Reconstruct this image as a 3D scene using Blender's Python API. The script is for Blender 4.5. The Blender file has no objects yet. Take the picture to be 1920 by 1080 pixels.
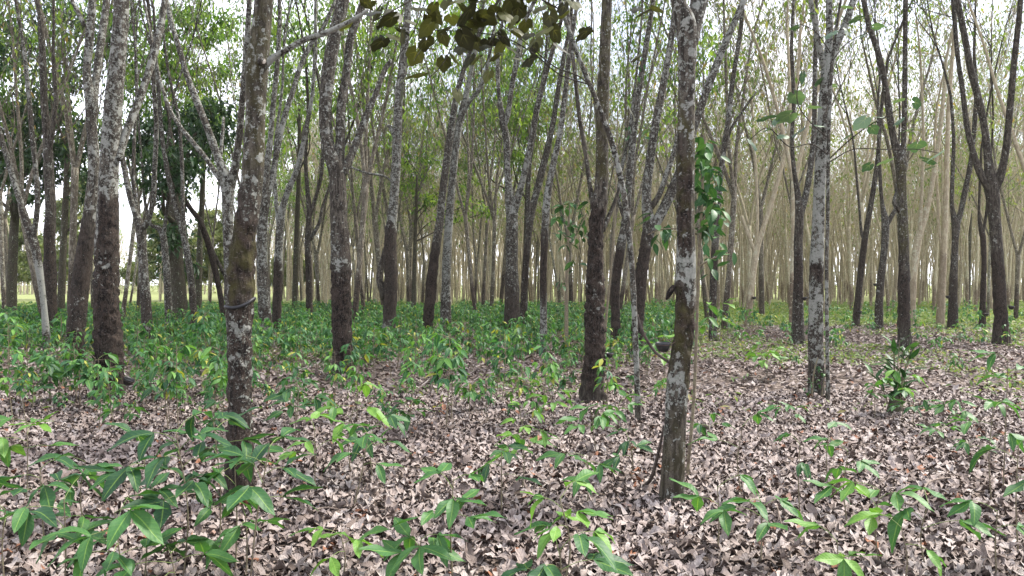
import bpy, math, random
import numpy as np
from mathutils import Vector, Matrix

PI = math.pi
R_ = math.radians
random.seed(7)
rng = np.random.default_rng(7)
sc = bpy.context.scene
COL = sc.collection

# ------------------------------------------------------------------ camera, sky, sun, exposure
CAMH, FPX, CX, HY = 1.6, 1387.0, 960.0, 533.0
cd = bpy.data.cameras.new('camera')
cam = bpy.data.objects.new('camera', cd)
COL.objects.link(cam)
cd.sensor_width = 36.0
cd.lens = 36.0 * FPX / 1920.0
cd.clip_start, cd.clip_end = 0.05, 3000.0
cd.shift_y = (HY - 540.0) / 1920.0
cam.location = (0, 0, CAMH)
cam.rotation_euler = (PI / 2, 0, 0)
sc.camera = cam

SUN_EL, SUN_AZ = R_(50), R_(62)        # azimuth clockwise from +Y: to the right, somewhat ahead
w = bpy.data.worlds.new('World')
sc.world = w
w.use_nodes = True
nt = w.node_tree
for n in list(nt.nodes):
    nt.nodes.remove(n)
out = nt.nodes.new('ShaderNodeOutputWorld')
bg = nt.nodes.new('ShaderNodeBackground')
sky = nt.nodes.new('ShaderNodeTexSky')
sky.sky_type = 'NISHITA'
sky.sun_disc = False
sky.sun_elevation = SUN_EL
sky.sun_rotation = SUN_AZ
sky.air_density, sky.dust_density, sky.ozone_density = 1.0, 1.6, 1.5
tc = nt.nodes.new('ShaderNodeTexCoord')
cn = nt.nodes.new('ShaderNodeTexNoise')
cn.inputs['Scale'].default_value = 2.6
cn.inputs['Detail'].default_value = 6
cr = nt.nodes.new('ShaderNodeValToRGB')
cr.color_ramp.elements[0].position = 0.38
cr.color_ramp.elements[0].color = (0.30, 0.30, 0.30, 1)
cr.color_ramp.elements[1].position = 0.56
cr.color_ramp.elements[1].color = (1, 1, 1, 1)
mx = nt.nodes.new('ShaderNodeMix')
mx.data_type = 'RGBA'
mx.inputs['B'].default_value = (8.0, 8.2, 9.2, 1)       # thin bright cloud
nt.links.new(tc.outputs['Generated'], cn.inputs['Vector'])
nt.links.new(cn.outputs['Fac'], cr.inputs['Fac'])
nt.links.new(cr.outputs['Color'], mx.inputs['Factor'])
nt.links.new(sky.outputs['Color'], mx.inputs['A'])
nt.links.new(mx.outputs['Result'], bg.inputs['Color'])
bg.inputs['Strength'].default_value = 0.092
nt.links.new(bg.outputs['Background'], out.inputs['Surface'])

sd = bpy.data.lights.new('sun', 'SUN')
sd.energy = 3.0
sd.angle = R_(8)
sd.color = (1.0, 0.95, 0.87)
sun = bpy.data.objects.new('sun', sd)
COL.objects.link(sun)
to_sun = Vector((math.sin(SUN_AZ) * math.cos(SUN_EL), math.cos(SUN_AZ) * math.cos(SUN_EL), math.sin(SUN_EL)))
sun.rotation_euler = to_sun.to_track_quat('Z', 'Y').to_euler()
sun.location = to_sun * 60

vs = sc.view_settings
vs.view_transform = 'Standard'
vs.look = 'None'
vs.exposure = 1.92
vs.gamma = 1.0
sc.cycles.max_bounces = 6
sc.cycles.diffuse_bounces = 3
sc.cycles.transmission_bounces = 3
sc.cycles.glossy_bounces = 2
sc.cycles.volume_bounces = 0
sc.cycles.caustics_reflective = False
sc.cycles.caustics_refractive = False

HAZE = 0.00025

# ------------------------------------------------------------------ numeric helpers
def P(px, py, d):
    """a point the camera sees at (px, py) in the 1920 x 1080 picture, d metres ahead"""
    return np.array([(px - CX) / FPX * d, d, CAMH + (HY - py) / FPX * d])

def hsh(i, j, k):
    n = (i.astype(np.int64) * 73856093) ^ (j.astype(np.int64) * 19349663) ^ (k.astype(np.int64) * 83492791)
    n = (n ^ (n >> 13)) * 1274126177
    n = (n ^ (n >> 16)) & 0xFFFFFF
    return n / float(0xFFFFFF)

def vnoise(p):
    p = np.asarray(p, float)
    f = np.floor(p)
    t = p - f
    t = t * t * (3 - 2 * t)
    i, j, k = f[..., 0], f[..., 1], f[..., 2]
    r = 0
    for a in (0, 1):
        for b in (0, 1):
            for c in (0, 1):
                wgt = (t[..., 0] if a else 1 - t[..., 0]) * (t[..., 1] if b else 1 - t[..., 1]) * (t[..., 2] if c else 1 - t[..., 2])
                r = r + wgt * hsh(i + a, j + b, k + c)
    return r

def fbm(p, o=3):
    r, a, s = 0, 0.5, 0
    p = np.asarray(p, float)
    for _ in range(o):
        r = r + a * vnoise(p)
        s += a
        a *= 0.5
        p = p * 2.03 + 17.3
    return r / s

def gz(x, y):
    """ground height"""
    x, y = np.asarray(x, float), np.asarray(y, float)
    p = np.stack([x * 0.45, y * 0.45, np.zeros_like(x)], -1)
    q = np.stack([x * 0.06 + 9, y * 0.06, np.zeros_like(x)], -1)
    return (vnoise(p) - 0.5) * 0.09 + (vnoise(q) - 0.5) * 0.12

def smooth(a, b, x):
    t = np.clip((x - a) / (b - a), 0, 1)
    return t * t * (3 - 2 * t)

def mk(name, parts, mats, parent=None, smooth_=True, loc=None, col=None):
    """parts: list of (V, F, material index, C); F an (n,3) or (n,4) int array -> ONE mesh object"""
    me = bpy.data.meshes.new(name)
    vo, V, LV, LS, LT, MI, C = 0, [], [], [], [], [], []
    lo = 0
    for prt in parts:
        v, f, mi = prt[0], np.asarray(prt[1]), prt[2]
        c = prt[3] if len(prt) > 3 and prt[3] is not None else None
        V.append(v)
        C.append(c if c is not None else np.tile(np.array([0.5, 0.5, 0.5]), (len(v), 1)))
        n, k = f.shape
        LV.append((f + vo).ravel())
        LS.append(lo + np.arange(n) * k)
        LT.append(np.full(n, k))
        MI.append(np.full(n, mi))
        vo += len(v)
        lo += n * k
    V = np.concatenate(V)
    LV = np.concatenate(LV)
    LS = np.concatenate(LS)
    LT = np.concatenate(LT)
    MI = np.concatenate(MI)
    C = np.concatenate(C)
    me.vertices.add(len(V))
    me.vertices.foreach_set('co', V.astype(np.float32).ravel())
    me.loops.add(len(LV))
    me.loops.foreach_set('vertex_index', LV.astype(np.int32))
    me.polygons.add(len(LS))
    me.polygons.foreach_set('loop_start', LS.astype(np.int32))
    me.polygons.foreach_set('loop_total', LT.astype(np.int32))
    me.polygons.foreach_set('material_index', MI.astype(np.int32))
    me.polygons.foreach_set('use_smooth', np.full(len(LS), bool(smooth_)))
    for m in mats:
        me.materials.append(m)
    at = me.attributes.new('col', 'FLOAT_COLOR', 'POINT')
    rgba = np.ones((len(V), 4), np.float32)
    rgba[:, :3] = C
    at.data.foreach_set('color', rgba.ravel())
    me.update(calc_edges=True)
    return link(name, me, parent, loc)

def link(name, data, parent=None, loc=None):
    o = bpy.data.objects.new(name, data)
    COL.objects.link(o)
    if parent is not None:
        o.parent = parent
    if loc is not None:
        o.location = loc
    return o

def thing(name, label, cat, loc, rotz=0.0, group=None):
    o = link(name, None, None, tuple(float(a) for a in loc))
    o.empty_display_size = 0.2
    o.rotation_euler = (0, 0, rotz)
    return tag(o, label, cat, group)

def tag(o, label=None, cat=None, group=None, kind=None):
    if label: o['label'] = label
    if cat: o['category'] = cat
    if group: o['group'] = group
    if kind: o['kind'] = kind
    return o

def spline(pts, step):
    """Catmull-Rom through rows of (x, y, z, r), resampled about every step metres"""
    p = np.asarray(pts, float)
    if len(p) < 2:
        return p
    e = np.vstack([2 * p[0] - p[1], p, 2 * p[-1] - p[-2]])
    outp = []
    for i in range(1, len(e) - 2):
        L = np.linalg.norm(e[i + 1][:3] - e[i][:3])
        n = max(1, int(round(L / step)))
        t = (np.arange(n) / n)[:, None]
        a, b, c, d = e[i - 1], e[i], e[i + 1], e[i + 2]
        outp.append(0.5 * (2 * b + (c - a) * t + (2 * a - 5 * b + 4 * c - d) * t ** 2 + (3 * b - a - 3 * c + d) * t ** 3))
    outp.append(e[-2][None])
    q = np.vstack(outp)
    q[:, 3] = np.maximum(q[:, 3], 0.001)
    return q

def tube(q, seg, close=True):
    """q rows (x,y,z,r) -> V, F(quads), theta per vertex, ring index per vertex, outward direction"""
    C, r = q[:, :3], q[:, 3]
    N = len(C)
    T = np.gradient(C, axis=0)
    T /= np.maximum(np.linalg.norm(T, axis=1, keepdims=True), 1e-9)
    U = np.zeros((N, 3))
    u = np.array([1.0, 0, 0])
    if abs(T[0] @ u) > 0.9:
        u = np.array([0, 0, 1.0])
    for i in range(N):
        u = u - (u @ T[i]) * T[i]
        u /= max(np.linalg.norm(u), 1e-9)
        U[i] = u
    W = np.cross(T, U)
    th = np.arange(seg) / seg * 2 * PI
    D = U[:, None, :] * np.cos(th)[None, :, None] + W[:, None, :] * np.sin(th)[None, :, None]
    V = C[:, None, :] + D * r[:, None, None]
    a = np.arange(N - 1)[:, None] * seg + np.arange(seg)[None, :]
    b = np.arange(N - 1)[:, None] * seg + (np.arange(seg)[None, :] + 1) % seg
    F = np.stack([a, b, b + seg, a + seg], -1).reshape(-1, 4)
    return V.reshape(-1, 3), F, np.tile(th, N), np.repeat(np.arange(N), seg), D.reshape(-1, 3)

def capped(q, seg):
    e = q[-1].copy()
    e[:3] += (q[-1][:3] - q[-2][:3]) * 0.02 / max(np.linalg.norm(q[-1][:3] - q[-2][:3]), 1e-6) * q[-1][3] * 8
    e[3] = q[-1][3] * 0.06
    s = q[0].copy()
    s[3] *= 0.06
    return tube(np.vstack([s, q, e]), seg)

def leaf_grid(L, W, n, cols=1, fold=0.25, droop=0.25, wave=0.0, peak=0.85, seed=0):
    """a leaf blade along +X from the origin; R of colour = across, G = along"""
    rs = np.random.default_rng(seed)
    t = np.linspace(0, 1, n + 1)
    wp = np.sin(PI * np.clip(t, 0, 1) ** peak) ** 0.85 * (1 - 0.25 * t ** 3)
    wp[0], wp[-1] = 0.03, 0.02
    a = np.linspace(-1, 1, 2 * cols + 1)
    ph = rs.uniform(0, 6, 4)
    T, A = np.meshgrid(t, a, indexing='ij')
    Wd = wp[:, None] * W * 0.5
    X = T * L * (1 - 0.12 * droop * T)
    Y = A * Wd + rs.uniform(-0.12, 0.12) * L * T ** 2
    Z = -droop * L * T ** 1.8 + fold * np.abs(A) * Wd + wave * L * (np.sin(T * 7 + ph[0]) * 0.5 + np.sin(T * 13 + A * 2 + ph[1]) * 0.3) * (0.3 + np.abs(A)) * 0.2
    V = np.stack([X, Y, Z], -1).reshape(-1, 3)
    m = 2 * cols + 1
    i = np.arange(n)[:, None] * m + np.arange(m - 1)[None, :]
    F = np.stack([i, i + m, i + m + 1, i + 1], -1).reshape(-1, 4)
    C = np.stack([np.abs(A), T, np.zeros_like(T)], -1).reshape(-1, 3)
    return V, F, C

def rotm(yaw, pitch, roll):
    """arrays -> rotation matrices: roll about X, then pitch (tip down positive) about Y, then yaw about Z"""
    cy, sy, cp, sp, c, s = np.cos(yaw), np.sin(yaw), np.cos(pitch), np.sin(pitch), np.cos(roll), np.sin(roll)
    M = np.empty(np.shape(yaw) + (3, 3))
    M[..., 0, 0] = cy * cp; M[..., 0, 1] = cy * sp * s - sy * c; M[..., 0, 2] = cy * sp * c + sy * s
    M[..., 1, 0] = sy * cp; M[..., 1, 1] = sy * sp * s + cy * c; M[..., 1, 2] = sy * sp * c - cy * s
    M[..., 2, 0] = -sp;     M[..., 2, 1] = cp * s;               M[..., 2, 2] = cp * c
    return M

def scatter(bases, pos, M, scale, tint, mi=0):
    """copies of the base leaves at pos, returned as parts for mk"""
    res = []
    n = len(pos)
    which = rng.integers(0, len(bases), n)
    for b, (V, F, C) in enumerate(bases):
        k = np.where(which == b)[0]
        if not len(k):
            continue
        v = np.einsum('nij,kj->nki', M[k], V) * scale[k][:, None, None] + pos[k][:, None, :]
        f = (F[None] + (np.arange(len(k)) * len(V))[:, None, None]).reshape(-1, F.shape[1])
        c = np.tile(C[None], (len(k), 1, 1))
        c[:, :, 2] = tint[k][:, None]
        res.append((v.reshape(-1, 3), f, mi, c.reshape(-1, 3)))
    return res

# ------------------------------------------------------------------ materials
def new_mat(name):
    m = bpy.data.materials.new(name)
    m.use_nodes = True
    t = m.node_tree
    for n in list(t.nodes):
        t.nodes.remove(n)
    o = t.nodes.new('ShaderNodeOutputMaterial')
    return m, t, o

class NG:
    def __init__(s, t): s.t = t
    def n(s, typ, **kw):
        x = s.t.nodes.new(typ)
        for k, v in kw.items():
            setattr(x, k, v)
        return x
    def set(s, node, key, v):
        if isinstance(v, bpy.types.NodeSocket):
            s.t.links.new(v, node.inputs[key])
        else:
            node.inputs[key].default_value = v
    def math(s, op, a, b=0.0, clamp=False):
        x = s.n('ShaderNodeMath', operation=op, use_clamp=clamp)
        s.set(x, 0, a); s.set(x, 1, b)
        return x.outputs[0]
    def mix(s, f, a, b, mode='MIX'):
        x = s.n('ShaderNodeMix', data_type='RGBA', blend_type=mode)
        s.set(x, 'Factor', f); s.set(x, 'A', a); s.set(x, 'B', b)
        return x.outputs['Result']
    def noise(s, vec, scale, detail=3, rough=0.55, dist=0.0):
        x = s.n('ShaderNodeTexNoise')
        s.set(x, 'Vector', vec); s.set(x, 'Scale', scale); s.set(x, 'Detail', detail); s.set(x, 'Roughness', rough); s.set(x, 'Distortion', dist)
        return x.outputs['Fac']
    def ramp(s, f, lo, hi, a=0.0, b=1.0):
        x = s.n('ShaderNodeMapRange', clamp=True, interpolation_type='SMOOTHSTEP')
        s.set(x, 'Value', f); s.set(x, 'From Min', lo); s.set(x, 'From Max', hi); s.set(x, 'To Min', a); s.set(x, 'To Max', b)
        return x.outputs['Result']
    def col(s):
        a = s.n('ShaderNodeAttribute', attribute_name='col')
        p = s.n('ShaderNodeSeparateColor')
        s.t.links.new(a.outputs['Color'], p.inputs['Color'])
        return p.outputs['Red'], p.outputs['Green'], p.outputs['Blue']
    def bump(s, h, strength, dist):
        x = s.n('ShaderNodeBump')
        s.set(x, 'Height', h); s.set(x, 'Strength', strength); s.set(x, 'Distance', dist)
        return x.outputs['Normal']
    def scaled(s, vec, sx, sy, sz):
        x = s.n('ShaderNodeMapping')
        s.set(x, 'Vector', vec); s.set(x, 'Scale', (sx, sy, sz))
        return x.outputs['Vector']

def rgb(r, g, b): return (r, g, b, 1.0)

def bark_material(name, base1, base2, lichen, tapped1, tapped2, moss, fine=1.0):
    """col: R = tapped bark, G = moss, B = lichen cover"""
    m, t, o = new_mat(name)
    g = NG(t)
    tcn = g.n('ShaderNodeTexCoord')
    oi = g.n('ShaderNodeObjectInfo')
    off = g.n('ShaderNodeVectorMath', operation='ADD')
    sh = g.n('ShaderNodeVectorMath', operation='SCALE')
    sh.inputs[0].default_value = (13.1, 7.7, 23.3)
    g.set(sh, 'Scale', oi.outputs['Random'])
    g.set(off, 0, tcn.outputs['Object']); g.set(off, 1, sh.outputs[0])
    v = off.outputs[0]
    tap, mos, lic = g.col()
    streak = g.noise(g.scaled(v, 1, 1, 0.28), 26 * fine, 4, 0.6)
    big = g.noise(v, 2.2, 3)
    base = g.mix(g.ramp(streak, 0.40, 0.58), base1, base2)
    spk = g.noise(v, 85 * fine, 3, 0.7)
    base = g.mix(g.ramp(spk, 0.52, 0.66, 0, 0.75), base, rgb(base2[0] * 0.45, base2[1] * 0.45, base2[2] * 0.45))
    base = g.mix(g.ramp(big, 0.35, 0.7, 0, 0.55), base, base2)
    # crustose lichen: blotches of several sizes
    d1 = g.noise(v, 21 * fine, 4, 0.62, 0.15)
    d2 = g.noise(v, 55 * fine, 3, 0.6, 0.3)
    d3 = g.noise(v, 8.0 * fine, 5, 0.62, 0.1)
    th = g.math('SUBTRACT', 0.75, g.math('MULTIPLY', lic, 0.28))
    l1 = g.ramp(g.math('SUBTRACT', d1, th), -0.015, 0.02)
    l2 = g.ramp(g.math('SUBTRACT', d2, g.math('ADD', th, 0.03)), -0.02, 0.03)
    l3 = g.ramp(g.math('SUBTRACT', d3, g.math('ADD', th, 0.0)), -0.02, 0.03)
    lm = g.math('MAXIMUM', g.math('MAXIMUM', l1, l2), l3)
    vor = g.n('ShaderNodeTexVoronoi')
    wv = g.n('ShaderNodeVectorMath', operation='ADD')
    nvec = g.n('ShaderNodeTexNoise')
    g.set(nvec, 'Vector', v); g.set(nvec, 'Scale', 40.0)
    nsc = g.n('ShaderNodeVectorMath', operation='SCALE'); g.set(nsc, 0, nvec.outputs['Color']); g.set(nsc, 'Scale', 0.035)
    g.set(wv, 0, v); g.set(wv, 1, nsc.outputs[0])
    g.set(vor, 'Vector', wv.outputs[0]); g.set(vor, 'Scale', 19.0 * fine)
    vcs = g.n('ShaderNodeSeparateColor')
    t.links.new(vor.outputs['Color'], vcs.inputs['Color'])
    rad = g.math('MULTIPLY', g.math('SUBTRACT', vcs.outputs['Red'], g.math('SUBTRACT', 1.0, lic)), 0.55)
    spot = g.ramp(g.math('SUBTRACT', rad, vor.outputs['Distance']), 0.0, 0.03)
    lm = g.math('MAXIMUM', lm, spot)
    lcol = g.mix(g.ramp(d2, 0.35, 0.65), lichen, rgb(lichen[0] * 0.72, lichen[1] * 0.76, lichen[2] * 0.72))
    # tapped panel
    flake = g.noise(g.scaled(v, 1, 1, 0.45), 30 * fine, 5, 0.65, 0.7)
    tcol = g.mix(g.ramp(flake, 0.42, 0.57), tapped1, tapped2)
    tcol = g.mix(g.ramp(g.noise(v, 5, 3), 0.5, 0.7, 0, 0.6), tcol, rgb(tapped2[0] * 1.5, tapped2[1] * 1.5, tapped2[2] * 1.5))
    chip = g.noise(g.scaled(v, 1, 1, 1.6), 62 * fine, 3, 0.6, 0.4)
    tcol = g.mix(g.ramp(chip, 0.60, 0.66, 0, 0.85), tcol, rgb(0.13, 0.112, 0.098))
    c = g.mix(g.math('MULTIPLY', tap, 1.0, True), base, tcol)
    mm = g.math('MULTIPLY', mos, g.ramp(g.noise(v, 8, 4), 0.35, 0.65), True)
    c = g.mix(mm, c, moss)
    c = g.mix(g.math('MULTIPLY', lm, 0.93), c, lcol)
    hgt = g.math('ADD', g.math('ADD', g.math('MULTIPLY', flake, g.math('ADD', g.math('MULTIPLY', tap, 0.9), 0.25)), g.math('MULTIPLY', streak, 0.35)), g.math('MULTIPLY', lm, 0.12))
    b = g.n('ShaderNodeBsdfPrincipled')
    g.set(b, 'Base Color', c)
    b.inputs['Roughness'].default_value = 0.92
    b.inputs['Specular IOR Level'].default_value = 0.15
    g.set(b, 'Normal', g.bump(hgt, 1.0, 0.03))
    t.links.new(b.outputs['BSDF'], o.inputs['Surface'])
    return m

BARK = bark_material('rubber_bark', rgb(0.088, 0.076, 0.061), rgb(0.024, 0.020, 0.016), rgb(0.225, 0.222, 0.20),
                     rgb(0.007, 0.0055, 0.005), rgb(0.037, 0.027, 0.021), rgb(0.055, 0.050, 0.018))
GLOWBARK = bark_material('glow_paled_bark', rgb(0.45, 0.395, 0.28), rgb(0.29, 0.243, 0.165), rgb(0.48, 0.44, 0.33),  # pale bark whose colour is lifted to stand for distant glow and haze
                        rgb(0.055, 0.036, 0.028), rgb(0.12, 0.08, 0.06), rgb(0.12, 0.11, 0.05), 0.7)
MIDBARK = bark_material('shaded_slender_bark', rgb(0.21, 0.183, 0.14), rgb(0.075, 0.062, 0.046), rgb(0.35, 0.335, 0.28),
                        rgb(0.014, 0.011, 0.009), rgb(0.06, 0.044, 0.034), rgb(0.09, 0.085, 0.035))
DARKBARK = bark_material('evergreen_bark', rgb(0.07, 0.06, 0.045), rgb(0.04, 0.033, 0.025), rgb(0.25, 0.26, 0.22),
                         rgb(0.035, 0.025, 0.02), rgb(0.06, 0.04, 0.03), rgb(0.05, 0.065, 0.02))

def leaf_material(name, dark, mid, light, yellow=None, ylevel=0.93, trans=0.35, rough=0.52, vein=0.5, spec=0.28, obj_random=True):
    m, t, o = new_mat(name)
    g = NG(t)
    ac, al, tint = g.col()
    f = tint
    if obj_random:
        oi = g.n('ShaderNodeObjectInfo')
        f = g.math('FRACT', g.math('ADD', tint, oi.outputs['Random']))
    c = g.mix(g.ramp(f, 0.0, 0.5), dark, mid)
    c = g.mix(g.ramp(f, 0.5, 0.92), c, light)
    if yellow:
        c = g.mix(g.ramp(f, ylevel, ylevel + 0.015), c, yellow)
    tcn = g.n('ShaderNodeTexCoord')
    mot = g.noise(tcn.outputs['Object'], 26, 3)
    c = g.mix(g.ramp(mot, 0.4, 0.75, 0, 0.3), c, dark)
    c = g.mix(g.ramp(g.noise(tcn.outputs['Object'], 7.0, 5, 0.7), 0.66, 0.72, 0, 0.7), c, rgb(0.20, 0.15, 0.05))
    rib = g.ramp(ac, 0.0, 0.13, vein, 0.0)
    side = g.math('SINE', g.math('ADD', g.math('MULTIPLY', al, 52), g.math('MULTIPLY', ac, -9)))
    c = g.mix(g.math('ADD', rib, g.ramp(side, 0.8, 1.0, 0, 0.16 * vein), True), c, rgb(light[0] * 1.5 + 0.04, light[1] * 1.25 + 0.04, light[2] * 1.2 + 0.02))
    b = g.n('ShaderNodeBsdfPrincipled')
    g.set(b, 'Base Color', c)
    b.inputs['Roughness'].default_value = rough
    b.inputs['Specular IOR Level'].default_value = spec
    g.set(b, 'Normal', g.bump(g.math('ADD', g.math('MULTIPLY', side, 0.3), g.math('MULTIPLY', g.ramp(ac, 0, 0.1), 1.0)), 0.25, 0.003))
    tr = g.n('ShaderNodeBsdfTranslucent')
    tcol = g.mix(1.0, c, rgb(1.15, 1.25, 0.55), 'MULTIPLY')
    g.set(tr, 'Color', tcol)
    ms = g.n('ShaderNodeMixShader')
    ms.inputs['Fac'].default_value = trans
    t.links.new(b.outputs['BSDF'], ms.inputs[1])
    t.links.new(tr.outputs['BSDF'], ms.inputs[2])
    t.links.new(ms.outputs['Shader'], o.inputs['Surface'])
    return m

SEEDLING = leaf_material('seedling_leaf', rgb(0.018, 0.070, 0.030), rgb(0.042, 0.135, 0.042), rgb(0.115, 0.25, 0.05), rgb(0.34, 0.33, 0.06), 0.95)
CROWN_LIGHT = leaf_material('light_crown_leaf', rgb(0.07, 0.115, 0.03), rgb(0.125, 0.175, 0.045), rgb(0.21, 0.24, 0.07), rgb(0.26, 0.17, 0.07), 0.94, 0.5, 0.5, 0.1)
CROWN_GREEN = leaf_material('green_crown_leaf', rgb(0.034, 0.09, 0.02), rgb(0.11, 0.20, 0.034), rgb(0.23, 0.32, 0.06), None, 0.9, 0.5, 0.45, 0.1)
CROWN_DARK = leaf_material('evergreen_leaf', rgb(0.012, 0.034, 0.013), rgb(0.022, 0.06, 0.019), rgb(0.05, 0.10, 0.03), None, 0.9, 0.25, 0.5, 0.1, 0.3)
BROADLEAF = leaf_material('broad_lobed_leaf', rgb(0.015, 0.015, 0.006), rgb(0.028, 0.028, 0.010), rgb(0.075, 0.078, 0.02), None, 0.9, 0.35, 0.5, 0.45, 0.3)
BLUELEAF = leaf_material('blue_green_lobed_leaf', rgb(0.025, 0.055, 0.033), rgb(0.055, 0.105, 0.062), rgb(0.11, 0.17, 0.10), None, 0.9, 0.3, 0.5, 0.5, 0.3)
GLOSSY = leaf_material('glossy_leaf', rgb(0.012, 0.042, 0.014), rgb(0.022, 0.07, 0.02), rgb(0.055, 0.13, 0.035), None, 0.9, 0.2, 0.5, 0.3, 0.2)
WEED = leaf_material('weed_leaf', rgb(0.075, 0.125, 0.04), rgb(0.12, 0.18, 0.055), rgb(0.19, 0.24, 0.085), rgb(0.27, 0.23, 0.10), 0.9, 0.4, 0.6, 0.1)

SCRUB = leaf_material('dry_scrub_leaf', rgb(0.085, 0.12, 0.038), rgb(0.14, 0.17, 0.06), rgb(0.23, 0.235, 0.10), None, 0.9, 0.4, 0.6, 0.0)

def litter_material():
    m, t, o = new_mat('dead_leaf')
    g = NG(t)
    ac, al, tint = g.col()
    oi = g.n('ShaderNodeObjectInfo')
    f = g.math('FRACT', g.math('ADD', tint, oi.outputs['Random']))
    c = g.mix(g.ramp(f, 0.0, 0.35), rgb(0.095, 0.071, 0.06), rgb(0.175, 0.138, 0.122))
    c = g.mix(g.ramp(f, 0.35, 0.72), c, rgb(0.245, 0.202, 0.184))
    c = g.mix(g.ramp(f, 0.72, 0.9), c, rgb(0.295, 0.255, 0.235))
    c = g.mix(g.ramp(f, 0.980, 0.984), c, rgb(0.20, 0.085, 0.045))
    tcn = g.n('ShaderNodeTexCoord')
    c = g.mix(g.ramp(g.noise(tcn.outputs['Object'], 45, 4), 0.42, 0.72, 0, 0.5), c, rgb(0.09, 0.065, 0.053))
    c = g.mix(g.ramp(ac, 0.0, 0.12, 0.35, 0.0), c, rgb(0.09, 0.065, 0.05))
    side = g.math('SINE', g.math('ADD', g.math('MULTIPLY', al, 46), g.math('MULTIPLY', ac, -8)))
    b = g.n('ShaderNodeBsdfPrincipled')
    g.set(b, 'Base Color', c)
    b.inputs['Roughness'].default_value = 0.75
    b.inputs['Specular IOR Level'].default_value = 0.25
    g.set(b, 'Normal', g.bump(g.math('ADD', side, g.math('MULTIPLY', g.ramp(ac, 0, 0.12), 2.0)), 0.3, 0.003))
    t.links.new(b.outputs['BSDF'], o.inputs['Surface'])
    return m
DEADLEAF = litter_material()

def plain(name, c1, c2, scale=20, rough=0.8, bump=0.3, spec=0.3, dist=0.005):
    m, t, o = new_mat(name)
    g = NG(t)
    tcn = g.n('ShaderNodeTexCoord')
    n1 = g.noise(tcn.outputs['Object'], scale, 4)
    b = g.n('ShaderNodeBsdfPrincipled')
    g.set(b, 'Base Color', g.mix(g.ramp(n1, 0.35, 0.65), c1, c2))
    b.inputs['Roughness'].default_value = rough
    b.inputs['Specular IOR Level'].default_value = spec
    g.set(b, 'Normal', g.bump(n1, bump, dist))
    t.links.new(b.outputs['BSDF'], o.inputs['Surface'])
    return m
STEM = plain('seedling_stem', rgb(0.10, 0.075, 0.055), rgb(0.16, 0.14, 0.085), 40)
PETIOLE = plain('green_petiole', rgb(0.10, 0.16, 0.045), rgb(0.15, 0.17, 0.06), 40)
STICK = plain('dead_stick', rgb(0.20, 0.155, 0.125), rgb(0.09, 0.065, 0.05), 40)
BLACKSTICK = plain('dark_stick', rgb(0.03, 0.022, 0.018), rgb(0.06, 0.045, 0.035), 30)
CUPBLACK = plain('black_cup', rgb(0.010, 0.010, 0.011), rgb(0.022, 0.021, 0.022), 30, 0.45, 0.15, 0.4)
LATEX = plain('latex', rgb(0.62, 0.60, 0.54), rgb(0.5, 0.47, 0.40), 30, 0.4, 0.2)
WIRE = plain('rusty_wire', rgb(0.05, 0.035, 0.03), rgb(0.09, 0.05, 0.035), 60, 0.6)
STRAP = plain('black_strap', rgb(0.010, 0.010, 0.012), rgb(0.02, 0.02, 0.022), 30, 0.5)
CUTWOOD = plain('cut_wood', rgb(0.42, 0.38, 0.31), rgb(0.3, 0.25, 0.2), 30)

def ground_material():
    m, t, o = new_mat('forest_floor')
    g = NG(t)
    tcn = g.n('ShaderNodeTexCoord')
    v = tcn.outputs['Object']
    sp = g.n('ShaderNodeSeparateXYZ')
    t.links.new(v, sp.inputs[0])
    vo = g.n('ShaderNodeTexVoronoi')
    g.set(vo, 'Vector', v); g.set(vo, 'Scale', 13.0)
    vc = g.n('ShaderNodeSeparateColor')
    t.links.new(vo.outputs['Color'], vc.inputs['Color'])
    lf = g.mix(g.ramp(vc.outputs['Red'], 0.1, 0.9), rgb(0.06, 0.045, 0.036), rgb(0.22, 0.175, 0.15))
    lf = g.mix(g.ramp(g.noise(v, 60, 4), 0.4, 0.62, 0, 0.55), lf, rgb(0.04, 0.03, 0.024))
    grass = g.mix(g.ramp(g.noise(v, 9, 4), 0.35, 0.65), rgb(0.10, 0.14, 0.045), rgb(0.21, 0.23, 0.09))
    grass = g.mix(g.ramp(sp.outputs['Y'], 45, 80), grass, rgb(0.17, 0.19, 0.075))
    # weeds and grass take over farther into the rows and in the open clearing beyond
    y = sp.outputs['Y']; x = sp.outputs['X']
    patch = g.noise(v, 0.35, 4)
    far = g.ramp(y, 16, 42, -0.25, 0.55)
    gm = g.ramp(g.math('ADD', patch, far), 0.50, 0.68)
    c = g.mix(gm, lf, grass)
    b = g.n('ShaderNodeBsdfPrincipled')
    g.set(b, 'Base Color', c)
    b.inputs['Roughness'].default_value = 0.95
    b.inputs['Specular IOR Level'].default_value = 0.1
    g.set(b, 'Normal', g.bump(g.math('ADD', vo.outputs['Distance'], g.noise(v, 40, 3)), 0.6, 0.04))
    t.links.new(b.outputs['BSDF'], o.inputs['Surface'])
    return m
GROUND = ground_material()

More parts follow.
